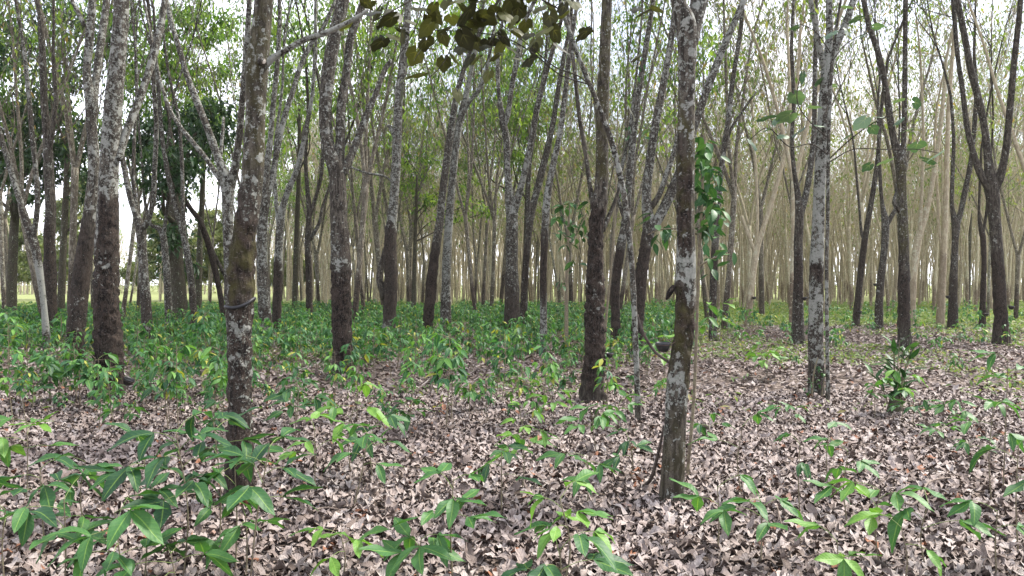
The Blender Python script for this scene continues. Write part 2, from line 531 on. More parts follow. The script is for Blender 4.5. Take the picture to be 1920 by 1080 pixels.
# ------------------------------------------------------------------ ground, one sheet to the horizon
def axis(lo, hi, near, fine, grow):
    a = [0.0]
    s = fine
    while a[-1] < hi:
        if a[-1] > near: s *= grow
        a.append(a[-1] + s)
    b = [0.0]
    s = fine
    while b[-1] > lo:
        if b[-1] < -near: s *= grow
        b.append(b[-1] - s)
    return np.array(b[::-1][:-1] + a)
gx, gy = axis(-700, 700, 14, 0.4, 1.12), axis(-60, 1200, 26, 0.4, 1.12)
GXX, GYY = np.meshgrid(gx, gy, indexing='ij')
gv = np.stack([GXX, GYY, gz(GXX, GYY)], -1).reshape(-1, 3)
ny = len(gy)
gi = np.arange(len(gx) - 1)[:, None] * ny + np.arange(ny - 1)[None, :]
gf = np.stack([gi, gi + ny, gi + ny + 1, gi + 1], -1).reshape(-1, 4)
ground = mk('ground', [(gv, gf, 0)], [GROUND])
tag(ground, 'plantation floor of soil and dead leaves, greener in the distance', 'ground', kind='structure')

# ------------------------------------------------------------------ trees
def twigs_from(tip, dirn, r, length, parts, leaves, level, spread=0.45, nchild=4, up=0.25, seg=4, mi=0, lich=0.45, rs=None, leafy=1.0):
    """a branch that divides; its wood goes to parts, its leaf spots to leaves"""
    n = 4
    pts = [np.append(tip, r)]
    d = np.array(dirn, float)
    p = np.array(tip, float)
    for i in range(n):
        d = d + rs.normal(0, 0.10, 3) + np.array([0, 0, up * 0.25])
        d /= np.linalg.norm(d)
        p = p + d * length / n
        pts.append(np.append(p, r * (1 - 0.75 * (i + 1) / n) + 0.002))
    q = spline(pts, length / (8 if level >= 2 else 4))
    V, F, th, ri, D = tube(q, seg if level >= 2 else 3)
    parts.append((V, F, mi, np.tile(np.array([0.0, 0.1, lich]), (len(V), 1))))
    if level == 0:
        for t in (0.55, 0.8, 1.0):
            if rs.random() < leafy:
                leaves.append(q[int(t * (len(q) - 1))][:3])
        return
    for k in range(nchild):
        t = 0.3 + 0.7 * (k + rs.random()) / nchild
        i = min(len(q) - 1, int(t * (len(q) - 1)))
        dd = d + rs.normal(0, spread, 3)
        dd[2] += 0.1
        dd /= np.linalg.norm(dd)
        twigs_from(q[i][:3], dd, max(q[i][3] * 0.55, 0.003), length * rs.uniform(0.45, 0.7), parts, leaves, level - 1, spread, nchild, up, seg, mi, lich, rs, leafy)

SMALL = [leaf_grid(1.0, 0.42, 2, 1, 0.3, 0.35, 0, 0.85, s) for s in range(3)]
DIAMOND = []
for s in range(3):
    dr = 0.15 + 0.2 * s
    DIAMOND.append((np.array([[0, 0, 0], [0.5, 0.2, 0.04 - dr * 0.3], [1, 0, -dr], [0.5, -0.2, 0.04 - dr * 0.3]]), np.array([[0, 1, 2], [0, 2, 3]]),
                    np.array([[0, 0, 0], [1, 0.5, 0], [0, 1, 0], [1, 0.5, 0]], float)))

def leaf_parts(spots, per, size, rs, mi=1, base=DIAMOND, rad=0.22, droop=0.7):
    spots = np.asarray(spots)
    if not len(spots):
        return []
    n = len(spots) * per
    pos = np.repeat(spots, per, 0) + rs.normal(0, rad, (n, 3)) * np.array([1, 1, 0.7])
    M = rotm(rs.uniform(0, 2 * PI, n), rs.normal(droop, 0.35, n), rs.normal(0, 0.5, n))
    return scatter(base, pos, M, size * rs.uniform(0.7, 1.25, n), np.repeat(rs.random(len(spots)), per) * 0.7 + rs.random(n) * 0.29, mi)

def trunk_mesh(name, q, seg, parent, bark, tap=(), lich=(0.35, ()), moss=(0.0, ()), rough=1.0, origin=None, phase=0.0, flare=False):
    """swept trunk with real bark relief; tap / lichen / moss are bands (z_low, z_high, amount[, angle, half width])"""
    V, F, th, ri, D = capped(q, seg)
    qq = np.vstack([q[:1], q, q[-1:]])
    r = qq[ri, 3]
    ang = (th + PI / 2 + PI) % (2 * PI) - PI           # 0 faces the camera, + towards its right
    z = V[:, 2] + 0.55 * r * ang
    def band(bands):
        a = np.zeros(len(V))
        nz = (fbm(V * np.array([11, 11, 3.5]) + phase, 3) - 0.5) * 0.75
        for bnd in bands:
            z0, z1, amt = bnd[:3]
            e = smooth(z0 - 0.10, z0 + 0.10, z + nz) * (1 - smooth(z1 - 0.10, z1 + 0.10, z + nz))
            if len(bnd) > 3:
                da = np.abs((ang - bnd[3] + PI) % (2 * PI) - PI) + nz * 1.4
                e = e * (1 - smooth(bnd[4] - 0.18, bnd[4] + 0.18, da))
            a = np.maximum(a, e * amt)
        return a
    tp, ms = band(tap), np.maximum(band(moss[1]), moss[0])
    lc = lich[0] * (0.6 + 0.8 * fbm(V * 1.7 + phase + 5, 2))
    for bnd in lich[1]:
        k = band([(bnd[0], bnd[1], 1.0) + tuple(bnd[3:])])
        lc = lc * (1 - k) + bnd[2] * k
    lc = lc * (1 - 0.35 * tp)
    # relief
    cyl = np.stack([np.cos(th) * r, np.sin(th) * r, V[:, 2]], -1)
    lump = fbm(cyl * np.array([5, 5, 2.2]) + phase, 3) - 0.5
    skew = cyl.copy()
    skew[:, 2] = cyl[:, 2] + 0.5 * r * ang
    flake = np.abs(fbm(skew * np.array([17, 17, 10]) + phase, 3) - 0.5) * 2
    ridge = np.abs(((skew[:, 2] * 7.0 + 0.8 * fbm(skew * 4 + phase, 2)) % 1.0) - 0.5) * 2
    fine = fbm(cyl * np.array([38, 38, 16]) + phase, 2) - 0.5
    disp = lump * 0.16 + fine * 0.05 * rough
    disp = disp + tp * rough * (0.34 * flake + 0.10 * ridge - 0.16) + 0.10 * np.clip(tp * (1 - tp) * 4, 0, 1) * rough
    if flare:
        lob = fbm(np.stack([np.cos(th) * 1.6, np.sin(th) * 1.6, np.full_like(th, phase)], -1), 2)
        k = np.clip(1 - V[:, 2] / 0.32, 0, 1.6) ** 2
        disp = disp + k * (0.02 + 0.75 * np.clip(lob - 0.42, 0, 1))
    V = V + D * (disp * r)[:, None]
    C = np.stack([tp, ms, np.clip(lc, 0, 1)], -1)
    return V, F, C

def zpx(py, d): return CAMH + (HY - py) / FPX * d

TREES = {}
def make_tree(key, label, d, trunk, limbs=(), name='rubber_tree', tap=(), lich=0.4, lband=(), moss=0.0, mband=(), bark=None, rough=1.0,
              crown=True, leaf=None, leafy=0.5, per=5, drift=1.2, size=0.15, twigs=True, broken=(), limb_lich=None):
    rs = np.random.default_rng(sum(ord(c) for c in key) * 13)
    bark = bark or BARK
    bx, by = (trunk[0][0] - CX) / FPX * d, d
    base = np.array([bx, by, float(gz(bx, by))])
    root = thing(name, label, 'tree', base, 0.0)
    seg, step = (44, 0.022) if d < 8 else (36, 0.03) if d < 12 else (24, 0.05) if d < 17 else (14, 0.10)
    pts = []
    for i, (px, py, wd) in enumerate(trunk):
        p = P(px, py, d)
        if i == 0: p[2] = base[2]
        pts.append(np.append(p - base, 0.89 * wd / 2 / FPX * d))
    b0 = pts[0].copy()
    b0[2] = -0.2
    b0[3] *= 1.12
    pts = [b0] + pts
    if d < 17 and len(pts) > 2:                     # root flare
        m = pts[1] * 0.82 + pts[2] * 0.18
        m[3] = pts[2][3] * 1.06
        pts.insert(2, m)
    q = spline(pts, step)
    cv = lambda bands: [(zpx(b[1], d) - base[2], zpx(b[0], d) - base[2]) + tuple(b[2:]) for b in bands]
    V, F, C = trunk_mesh(key, q, seg, root, bark, cv(tap), (lich, cv(lband)), (moss, cv(mband)), rough, phase=rs.uniform(0, 50), flare=True)
    mk('trunk', [(V, F, 0, C)], [bark], root)
    tips = []
    if not any(b == -1 for b in broken):
        tips.append((q[-1], q[-1][:3] - q[-4][:3]))
    for li, lm in enumerate(limbs):
        k = rs.uniform(-drift, drift)
        L0 = np.array(lm[0][:2], float)
        tot = np.linalg.norm(np.array(lm[-1][:2]) - L0) + 1e-6
        lp = []
        for (px, py, wd) in lm:
            t = np.linalg.norm(np.array([px, py]) - L0) / tot
            dd = d + k * t * min(1.0, tot / 300)
            lp.append(np.append(P(px, py, dd) - base, 0.89 * wd / 2 / FPX * dd))
        lq = spline(lp, step * 1.5)
        V, F, C = trunk_mesh(key, lq, max(8, int(seg * 0.6)), root, bark, (), (limb_lich or lich * 1.05, () if limb_lich else cv(lband)), (moss, ()), rough * 0.8, phase=rs.uniform(0, 50))
        mk('limb', [(V, F, 0, C)], [bark], root)
        if li not in broken:
            tips.append((lq[-1], lq[-1][:3] - lq[max(0, len(lq) - 5)][:3]))
    if crown and twigs:
        parts, spots = [], []
        for tp_, dn in tips:
            dn = dn / max(np.linalg.norm(dn), 1e-6)
            twigs_from(tp_[:3], dn, tp_[3] * 0.95, max(3.0, (14 - tp_[2]) * 0.75), parts, spots, 3, 0.42, 4, 0.35, 5, 0, lich, rs, leafy)
        parts += leaf_parts(spots, per, size, rs)
        mk('crown', parts, [bark, leaf or CROWN_LIGHT], root)
    TREES[key] = (root, base, d)
    return root

# --- the trees one can tell apart, front to back: points are (x, y, width) in the picture at the tree's distance
make_tree('strap', 'lichen-speckled rubber tree with a black strap and one bent pale branch', 5.4,
    [(447, 945, 80), (450, 880, 56), (450, 800, 49), (450, 700, 48), (449, 600, 50), (453, 500, 52), (459, 433, 46), (470, 360, 44), (475, 300, 43), (480, 200, 40), (482, 130, 47), (484, 105, 46), (489, 60, 40), (495, 0, 38), (500, -90, 36), (505, -250, 32)],
    [[(492, 125, 20), (510, 110, 14), (535, 95, 12), (570, 75, 11), (610, 62, 11), (640, 48, 10), (665, 35, 9), (690, 18, 6)],
     [(500, -120, 24), (470, -220, 20), (440, -330, 16)]],
    tap=[(372, 560, 1.0), (560, 905, 0.9)], lich=0.50, lband=[(585, 690, 0.86), (690, 820, 0.74), (395, 560, 0.22), (800, 950, 0.25), (0, 360, 0.52), (345, 385, 0.75, 0.5, 0.7)],
    moss=0.0, mband=[(420, 560, 0.8), (0, 340, 0.5)], broken=(0,), drift=0.3, limb_lich=0.95)
make_tree('cup', 'slender mottled rubber tree with a tapping cup, forked at the picture top', 5.43,
    [(1258, 945, 74), (1262, 890, 50), (1266, 800, 45), (1271, 720, 45), (1279, 660, 41), (1283, 600, 42), (1286, 500, 42), (1286, 433, 37), (1286, 367, 36), (1286, 300, 36), (1287, 200, 36), (1288, 133, 37), (1289, 80, 42), (1284, 40, 44), (1270, 0, 30), (1250, -80, 26), (1230, -200, 22)],
    [[(1294, 80, 34), (1305, 30, 34), (1316, -10, 32), (1328, -80, 28), (1340, -220, 24)]],
    tap=[(540, 700, 1.0), (300, 470, 0.95, -0.7, 1.1)], lich=0.55, lband=[(455, 545, 0.76), (690, 800, 0.78), (555, 690, 0.12), (800, 945, 0.35), (0, 180, 0.62)], mband=[(560, 700, 0.75), (170, 420, 0.7), (800, 945, 0.3)], drift=0.5)
make_tree('stout', 'stout grey and brown rubber tree with dark lower bark and flared foot', 10.3,
    [(205, 750, 82), (204, 700, 60), (203, 640, 57), (199, 540, 50), (202, 420, 43), (205, 300, 37), (212, 200, 35), (225, 60, 31), (230, -60, 28), (238, -250, 24)],
    [[(222, 300, 16), (236, 250, 16), (262, 185, 16), (285, 115, 15), (300, 55, 14), (309, 0, 12), (318, -80, 11)]],
    tap=[(375, 480, 0.9, 0.7, 1.0), (480, 720, 1.0)], lich=0.64, lband=[(480, 535, 0.7), (535, 720, 0.2), (0, 200, 0.68), (375, 480, 0.22, 0.7, 1.0)])
make_tree('flaky', 'straight rubber tree with flaky red-brown lower bark, thick ridged skin', 10.0,
    [(1112, 757, 58), (1113, 700, 48), (1115, 660, 45), (1115, 600, 44), (1116, 500, 38), (1118, 433, 34), (1122, 390, 32), (1128, 333, 27), (1130, 200, 26), (1134, 100, 24), (1138, 0, 21), (1142, -100, 19), (1150, -300, 15)],
    [[(1114, 400, 13), (1107, 355, 10), (1098, 290, 9), (1086, 215, 9), (1078, 140, 8), (1070, 70, 8), (1062, 0, 7)],
     [(1130, 432, 12), (1146, 395, 9), (1158, 365, 8), (1163, 350, 6)]],
    tap=[(385, 735, 1.0)], lich=0.42, lband=[(500, 600, 0.55), (660, 757, 0.22)], mband=[(0, 330, 0.6)], rough=1.35, broken=(1,))
make_tree('pale', 'pale mottled rubber tree forking into three limbs above broad blue-green leaves', 10.7,
    [(1530, 742, 40), (1530, 690, 32), (1529, 640, 29), (1530, 560, 28), (1532, 480, 27), (1535, 400, 25), (1539, 300, 23), (1545, 200, 22), (1551, 130, 25), (1553, 105, 20), (1555, 60, 14), (1555, 0, 13), (1556, -120, 12)],
    [[(1546, 125, 16), (1537, 95, 12), (1530, 55, 11), (1520, 0, 10), (1508, -100, 9)], [(1556, 125, 17), (1569, 85, 15), (1585, 45, 15), (1600, 0, 14), (1622, -90, 12)]],
    tap=[(505, 540, 0.9), (120, 180, 0.8, 0.7, 0.7), (600, 690, 0.45)], lich=0.80, lband=[(505, 540, 0.4), (690, 745, 0.45), (590, 690, 0.75)])
make_tree('threelimb', 'dark-barked rubber tree splitting into three limbs, one limb snapped short', 12.9,
    [(642, 706, 52), (643, 665, 43), (640, 600, 42), (639, 500, 41), (636, 433, 36), (634, 367, 36), (631, 320, 36), (614, 270, 27), (610, 200, 27), (616, 133, 28), (627, 67, 27), (643, 0, 26), (662, -120, 22)],
    [[(634, 335, 24), (638, 267, 21), (640, 200, 20), (650, 133, 17), (659, 67, 17), (682, 0, 15), (700, -100, 13)], [(642, 325, 20), (655, 300, 17), (670, 262, 15), (690, 210, 14), (705, 175, 12), (722, 130, 11), (734, 113, 10)]],
    tap=[(420, 500, 0.5, 0.9, 0.9), (500, 690, 1.0)], lich=0.50, lband=[(505, 545, 0.45), (545, 670, 0.18), (0, 300, 0.56)], broken=(1,), rough=1.2)
make_tree('brownlean', 'leaning brown rubber tree tucked close behind the stout grey trunk', 13.5,
    [(140, 697, 44), (142, 640, 37), (146, 580, 34), (155, 500, 32), (165, 430, 28), (173, 360, 23), (176, 300, 22), (171, 230, 21), (172, 195, 24), (163, 140, 16), (168, 70, 17), (173, 0, 15), (175, -120, 13)],
    [[(174, 210, 16), (182, 130, 15), (192, 60, 15), (200, 0, 14), (208, -100, 12)], [(158, 48, 9), (148, 25, 9), (135, 0, 8), (120, -50, 7)]],
    tap=[(420, 600, 0.7), (560, 690, 0.8)], lich=0.55, lband=[(0, 220, 0.66), (400, 560, 0.2)])
make_tree('spiral', 'pale straight rubber tree with a twisted scar at its waist', 19.0,
    [(728, 650, 33), (730, 600, 27), (733, 540, 28), (732, 480, 27), (733, 430, 23), (738, 380, 20), (742, 320, 20), (745, 250, 19), (748, 180, 18), (755, 120, 17), (762, 50, 15), (768, -30, 14)],
    [[(722, 560, 14), (712, 525, 15), (717, 490, 12), (728, 450, 10)], [(740, 260, 8), (733, 240, 8), (727, 235, 7)], [(741, 345, 6), (720, 330, 5), (690, 325, 5), (665, 316, 5), (650, 310, 4)]],
    tap=[(425, 600, 0.8)], lich=0.72, lband=[(430, 600, 0.35), (0, 400, 0.68)], broken=(0, 1, 2))
make_tree('darkfork', 'dark-footed rubber tree forking beside the climbing glossy leaves', 16.0,
    [(1194, 672, 30), (1196, 600, 25), (1202, 520, 26), (1211, 460, 24), (1217, 425, 26), (1212, 370, 20), (1219, 300, 19), (1229, 235, 17), (1241, 170, 15), (1256, 90, 13), (1268, 0, 12)],
    [[(1222, 430, 22), (1240, 400, 21), (1258, 362, 21), (1276, 318, 20), (1296, 255, 18), (1318, 190, 16), (1340, 130, 16), (1364, 72, 14), (1395, 0, 13)], [(1220, 390, 14), (1236, 365, 12), (1250, 325, 11), (1262, 290, 10), (1275, 240, 8)]],
    tap=[(455, 640, 0.95)], lich=0.6, lband=[(440, 650, 0.2)])
make_tree('darkslim', 'slim dark-footed rubber tree just beyond the thin leaning sapling', 19.0,
    [(1155, 650, 25), (1154, 590, 20), (1155, 530, 19), (1163, 470, 20), (1172, 420, 17), (1180, 340, 15), (1185, 280, 15), (1194, 200, 13), (1206, 120, 12), (1219, 40, 11)],
    [[(1172, 415, 9), (1160, 370, 8), (1165, 320, 8), (1178, 260, 7), (1190, 170, 6)]], tap=[(460, 640, 0.95)], lich=0.6, lband=[(470, 650, 0.12)])
make_tree('twinfork', 'rubber tree with two forks one above the other, mid avenue', 21.0,
    [(960, 640, 38), (960, 580, 31), (960, 500, 26), (960, 420, 25), (958, 390, 24), (952, 330, 14), (950, 265, 15), (943, 228, 15), (936, 180, 9), (933, 130, 9), (936, 70, 8)],
    [[(946, 235, 12), (953, 210, 11), (960, 160, 11), (970, 110, 11), (980, 50, 10), (998, 10, 9)], [(962, 400, 18), (974, 360, 15), (983, 325, 13), (992, 285, 13), (1001, 235, 12), (1011, 185, 12), (1026, 130, 10), (1042, 75, 9), (1056, 25, 8)]],
    tap=[(520, 620, 0.5)], lich=0.62, lband=[(540, 640, 0.35)])
make_tree('lean_a', 'dark-footed leaning rubber tree beside a paler twin', 21.0,
    [(800, 640, 28), (803, 600, 23), (808, 540, 24), (815, 480, 21), (824, 420, 17), (830, 360, 16), (838, 300, 16), (846, 240, 15), (856, 180, 12), (868, 135, 10), (884, 90, 9)],
    [], tap=[(465, 630, 1.0)], lich=0.5, lband=[(465, 630, 0.1)])
make_tree('lean_b', 'pale leaning rubber tree close behind a dark-footed one', 24.0,
    [(836, 625, 24), (836, 560, 20), (838, 480, 19), (843, 400, 17), (849, 330, 16), (858, 250, 15), (868, 205, 15), (880, 150, 10), (892, 90, 9)],
    [[(868, 212, 11), (882, 188, 9), (897, 170, 9), (912, 130, 8), (925, 60, 7)]], tap=[(560, 620, 0.5)], lich=0.72)
make_tree('slant', 'slanting rubber tree with a long curved limb, dark lower bark', 23.0,
    [(981, 629, 20), (982, 575, 16), (985, 510, 15), (990, 450, 14), (996, 400, 15), (1010, 345, 15), (1024, 290, 14), (1037, 230, 11), (1047, 165, 10), (1060, 90, 9)],
    [[(990, 450, 10), (990, 380, 9), (992, 320, 9), (1000, 260, 8), (1012, 190, 7)]], tap=[(470, 620, 0.9)], lich=0.5)
make_tree('thinmid', 'thin rubber tree with speckled foot among dense seedlings', 17.5,
    [(1019, 660, 18), (1019, 600, 15), (1019, 520, 15), (1021, 450, 16), (1026, 370, 16), (1037, 310, 14), (1050, 250, 12), (1059, 180, 11), (1068, 100, 10), (1078, 30, 9)],
    [], tap=[(450, 560, 0.95)], lich=0.66, lband=[(450, 560, 0.25), (560, 650, 0.7)])
make_tree('rightfork', 'tall rubber tree with lichen dots forking high above the narrow dark sapling', 18.0,
    [(1696, 656, 29), (1695, 600, 24), (1695, 560, 23), (1695, 480, 21), (1693, 400, 19), (1690, 335, 19), (1688, 298, 24), (1676, 262, 14), (1668, 215, 14), (1660, 160, 12), (1647, 100, 12), (1630, 50, 11), (1619, 0, 10)],
    [[(1692, 300, 14), (1694, 270, 11), (1696, 200, 11), (1697, 100, 10), (1698, 0, 10)], [(1688, 398, 9), (1681, 388, 9), (1678, 380, 8)]],
    tap=[(500, 620, 0.9)], lich=0.46, lband=[(500, 620, 0.4)], mband=[(300, 480, 0.7)], broken=(1,))
make_tree('rightcup', 'red-brown rubber tree opening into three limbs, cup hung on its foot', 19.5,
    [(1877, 648, 36), (1877, 600, 26), (1874, 540, 24), (1870, 480, 23), (1866, 420, 23), (1862, 375, 25), (1858, 345, 27), (1853, 300, 16), (1846, 240, 14), (1836, 190, 14), (1820, 130, 13), (1809, 70, 12), (1795, 0, 12)],
    [[(1856, 355, 18), (1838, 325, 15), (1823, 280, 12), (1812, 230, 11), (1805, 170, 10), (1795, 100, 9), (1787, 0, 9)], [(1864, 355, 20), (1876, 328, 17), (1886, 280, 14), (1894, 200, 13), (1901, 120, 12), (1911, 30, 11), (1916, -40, 10)]],
    tap=[(480, 640, 0.85)], lich=0.38, lband=[(560, 640, 0.2)])
make_tree('pairdark', 'dark-footed rubber tree with a side limb, close behind the pale mottled one', 20.0,
    [(1496, 644, 28), (1496, 600, 22), (1497, 540, 19), (1497, 460, 18), (1499, 400, 18), (1496, 365, 13), (1489, 320, 9), (1485, 260, 8), (1488, 190, 8), (1484, 90, 8)],
    [[(1500, 405, 15), (1511, 365, 14), (1519, 320, 13), (1526, 250, 11), (1528, 150, 10), (1530, 40, 9)]], tap=[(475, 560, 0.9), (560, 640, 0.5)], lich=0.5, lband=[(550, 640, 0.6)])
make_tree('whiteleg', 'leaning rubber tree with a whitened leg at the picture edge', 17.5,
    [(88, 660, 20), (84, 590, 12), (77, 530, 13), (69, 480, 16), (61, 447, 16), (45, 400, 13), (28, 345, 12), (12, 290, 11), (-6, 230, 10), (-25, 150, 9)],
    [[(62, 450, 11), (70, 390, 11), (68, 330, 10), (60, 250, 10), (54, 180, 9), (45, 90, 8)]], tap=[(400, 470, 0.6)], lich=0.6, lband=[(480, 620, 1.0)])
make_tree('darkedge', 'upright dark-barked rubber tree beside the whitened leaning one', 18.5,
    [(96, 653, 28), (95, 580, 24), (94, 520, 25), (93, 450, 22), (95, 390, 21), (92, 330, 20), (89, 260, 17), (83, 190, 14), (80, 110, 13), (76, 30, 12)],
    [[(90, 300, 10), (98, 250, 9), (104, 190, 8), (100, 100, 7)]], tap=[(420, 640, 0.85)], lich=0.42, leaf=CROWN_GREEN, leafy=0.9)
make_tree('ypair', 'pale Y-forked rubber tree with gnarled fork, before the sunny clearing', 17.0,
    [(277, 663, 26), (275, 590, 21), (270, 520, 19), (266, 460, 18), (264, 428, 21), (254, 400, 13), (243, 365, 12), (235, 325, 11), (228, 285, 10), (222, 220, 9)],
    [[(264, 432, 15), (277, 415, 12), (287, 375, 11), (290, 310, 11), (293, 240, 10), (288, 160, 9), (283, 60, 8)], [(262, 430, 12), (256, 390, 9), (250, 330, 8), (252, 260, 7)]],
    tap=[(540, 640, 0.7)], lich=0.58, leaf=CROWN_GREEN)
make_tree('smallfork', 'small forked rubber tree next to the ivy-dark evergreen trunk', 22.0,
    [(318, 633, 18), (315, 560, 15), (312, 500, 14), (305, 440, 14), (292, 425, 9), (282, 420, 8), (272, 380, 6), (268, 330, 6)],
    [[(306, 445, 10), (312, 400, 7), (316, 350, 6), (313, 280, 5)]], lich=0.6, leaf=CROWN_GREEN)
make_tree('tilted', 'thin rubber tree tilting towards the stout grey trunk', 20.0,
    [(364, 644, 18), (362, 570, 14), (355, 500, 14), (344, 440, 12), (330, 390, 11), (320, 350, 10), (311, 305, 9), (303, 250, 8), (298, 180, 8), (290, 90, 7)],
    [[(345, 445, 9), (343, 380, 9), (341, 300, 8), (335, 220, 7)]], lich=0.55, tap=[(540, 640, 0.7)], leaf=CROWN_GREEN)
make_tree('bare_lean', 'bare dark leaning trunk arching over the bright clearing', 24.0,
    [(422, 625, 12), (414, 560, 11), (402, 500, 12), (390, 455, 13), (375, 415, 11), (358, 392, 10), (346, 372, 9), (335, 340, 7), (328, 300, 6)],
    [[(392, 458, 10), (408, 490, 9), (424, 520, 8)]], lich=0.15, tap=[(300, 640, 0.9)], leaf=CROWN_GREEN, broken=(0,))
make_tree('backpale', 'pale crook-limbed rubber tree half hidden behind the strapped trunk', 14.0,
    [(440, 690, 34), (437, 600, 26), (430, 500, 22), (427, 400, 22), (426, 345, 26), (412, 305, 17), (398, 265, 16), (383, 225, 14), (365, 180, 14), (350, 140, 12), (337, 95, 11), (322, 45, 10), (310, -10, 10)],
    [[(430, 350, 18), (441, 310, 16), (449, 250, 14), (455, 180, 13), (462, 100, 12), (468, 0, 11)], [(424, 350, 14), (405, 325, 11), (385, 295, 10), (360, 265, 10), (340, 240, 9), (318, 205, 8), (300, 150, 7)], [(412, 300, 8), (417, 255, 7), (419, 220, 6)]],
    lich=0.62, tap=[(520, 680, 0.5)], broken=(2,), leaf=CROWN_GREEN)
make_tree('besidestrap', 'pale pinkish rubber tree with a spiral scar beside the strapped trunk', 18.5,
    [(503, 652, 30), (498, 600, 25), (494, 540, 25), (491, 480, 23), (492, 420, 22), (496, 370, 24), (498, 330, 18), (506, 270, 12), (512, 200, 11), (520, 120, 10), (525, 30, 9)],
    [[(499, 372, 16), (511, 330, 14), (520, 280, 13), (533, 220, 13), (548, 175, 12), (565, 120, 11), (585, 80, 10), (604, 55, 9), (630, 0, 8)]], lich=0.64, tap=[(575, 600, 0.7)], leaf=CROWN_GREEN)
make_tree('elbow', 'rubber tree with a dark foot and a pale limb bending outwards', 20.5,
    [(519, 641, 22), (519, 590, 18), (521, 520, 19), (523, 460, 17), (526, 420, 16), (531, 385, 14), (543, 350, 13), (552, 330, 12), (562, 300, 11), (572, 250, 10), (585, 180, 8), (592, 90, 8)],
    [[(524, 425, 12), (518, 380, 9), (515, 330, 8), (517, 260, 7)]], lich=0.72, tap=[(490, 630, 0.9)], lband=[(490, 630, 0.2)], leaf=CROWN_GREEN)
make_tree('backtwin', 'dark forked rubber tree in the shade between two stout trunks', 25.0,
    [(580, 622, 17), (580, 570, 14), (579, 510, 14), (577, 450, 13), (580, 400, 12), (576, 350, 9), (573, 290, 8), (578, 210, 7)],
    [[(581, 405, 9), (592, 370, 8), (602, 330, 8), (606, 270, 7), (604, 190, 6)], [(580, 450, 9), (598, 420, 8), (604, 390, 7)]], lich=0.45, tap=[(480, 620, 0.9)], leaf=CROWN_GREEN)
make_tree('vee', 'V-shaped rubber tree opening wide, its stem slanted, in the bright rows', 27.0,
    [(1401, 615, 16), (1405, 570, 13), (1411, 520, 13), (1418, 470, 14), (1432, 425, 11), (1448, 375, 10), (1462, 325, 9), (1475, 270, 8), (1490, 190, 7), (1500, 90, 7)],
    [[(1417, 475, 10), (1408, 455, 9), (1397, 425, 8), (1390, 405, 8)], [(1418, 480, 8), (1420, 420, 7), (1418, 340, 7), (1412, 240, 6)]], bark=GLOWBARK, lich=0.45, tap=[(560, 620, 0.6)], broken=(0,), leafy=0.35)
make_tree('behindvine', 'slim rubber tree rising behind the glossy climbing leaves', 21.0,
    [(1337, 638, 18), (1337, 560, 15), (1340, 480, 14), (1344, 420, 14), (1349, 350, 13), (1356, 290, 12), (1366, 220, 11), (1374, 150, 10), (1388, 60, 9), (1396, -30, 8)],
    [[(1358, 280, 7), (1372, 240, 6), (1395, 205, 5), (1418, 172, 4)]], lich=0.55, tap=[(470, 600, 0.7)], broken=(0,), leafy=0.3)
make_tree('rightmid', 'Y-forked rubber tree in front of bright rows with a cup on its side', 25.5,
    [(1787, 620, 21), (1787, 560, 16), (1789, 500, 14), (1791, 450, 13), (1792, 422, 16), (1785, 385, 8), (1786, 330, 8), (1788, 260, 7), (1783, 180, 6)],
    [[(1793, 425, 13), (1802, 395, 11), (1810, 355, 11), (1819, 312, 10), (1826, 250, 9), (1832, 160, 8)]], lich=0.5, tap=[(520, 615, 0.6)], leafy=0.3)
make_tree('crookarm', 'rubber tree with one crooked arm touching the lichen-dotted trunk', 25.0,
    [(1648, 622, 19), (1648, 580, 15), (1652, 520, 14), (1658, 470, 14), (1660, 420, 15), (1654, 380, 8), (1650, 330, 7), (1647, 260, 6)],
    [[(1661, 424, 12), (1672, 405, 10), (1680, 390, 9), (1676, 380, 8), (1682, 350, 6), (1684, 300, 5)]], lich=0.5, tap=[(510, 610, 0.6)], leafy=0.3)
make_tree('sootyfork', 'thin dark rubber tree with a black knot, right of the Y-forked one', 26.0,
    [(1842, 618, 15), (1843, 560, 11), (1845, 500, 10), (1844, 455, 10), (1841, 435, 11), (1836, 405, 6), (1837, 350, 5), (1840, 280, 5)],
    [[(1842, 440, 7), (1848, 410, 6), (1852, 370, 5), (1858, 300, 5)]], lich=0.3, tap=[(440, 618, 0.9)], leafy=0.3)
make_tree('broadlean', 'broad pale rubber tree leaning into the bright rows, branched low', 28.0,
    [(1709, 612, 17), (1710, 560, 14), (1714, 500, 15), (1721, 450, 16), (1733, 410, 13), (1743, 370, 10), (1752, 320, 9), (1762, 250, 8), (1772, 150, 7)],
    [[(1723, 450, 10), (1726, 400, 8), (1729, 340, 7), (1731, 260, 6), (1728, 150, 5)]], bark=GLOWBARK, lich=0.55, tap=[(530, 612, 0.4)], leafy=0.3)
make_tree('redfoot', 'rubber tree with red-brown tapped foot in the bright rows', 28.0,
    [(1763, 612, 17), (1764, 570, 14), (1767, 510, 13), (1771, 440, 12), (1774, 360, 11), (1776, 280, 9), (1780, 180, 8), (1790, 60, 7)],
    [[(1768, 480, 8), (1760, 420, 7), (1757, 350, 6), (1752, 260, 5)]], bark=GLOWBARK, lich=0.4, tap=[(470, 612, 0.5)], leafy=0.3)
make_tree('leanpair_a', 'dark leaning rubber tree, front one of a close pair in bright rows', 27.0,
    [(1604, 615, 16), (1607, 580, 13), (1613, 520, 12), (1620, 460, 12), (1630, 400, 11), (1640, 340, 10), (1646, 290, 8), (1652, 210, 7), (1665, 110, 6)],
    [[(1622, 452, 7), (1616, 440, 6), (1612, 400, 5), (1606, 330, 5)]], lich=0.4, tap=[(450, 615, 0.6)], leafy=0.3)

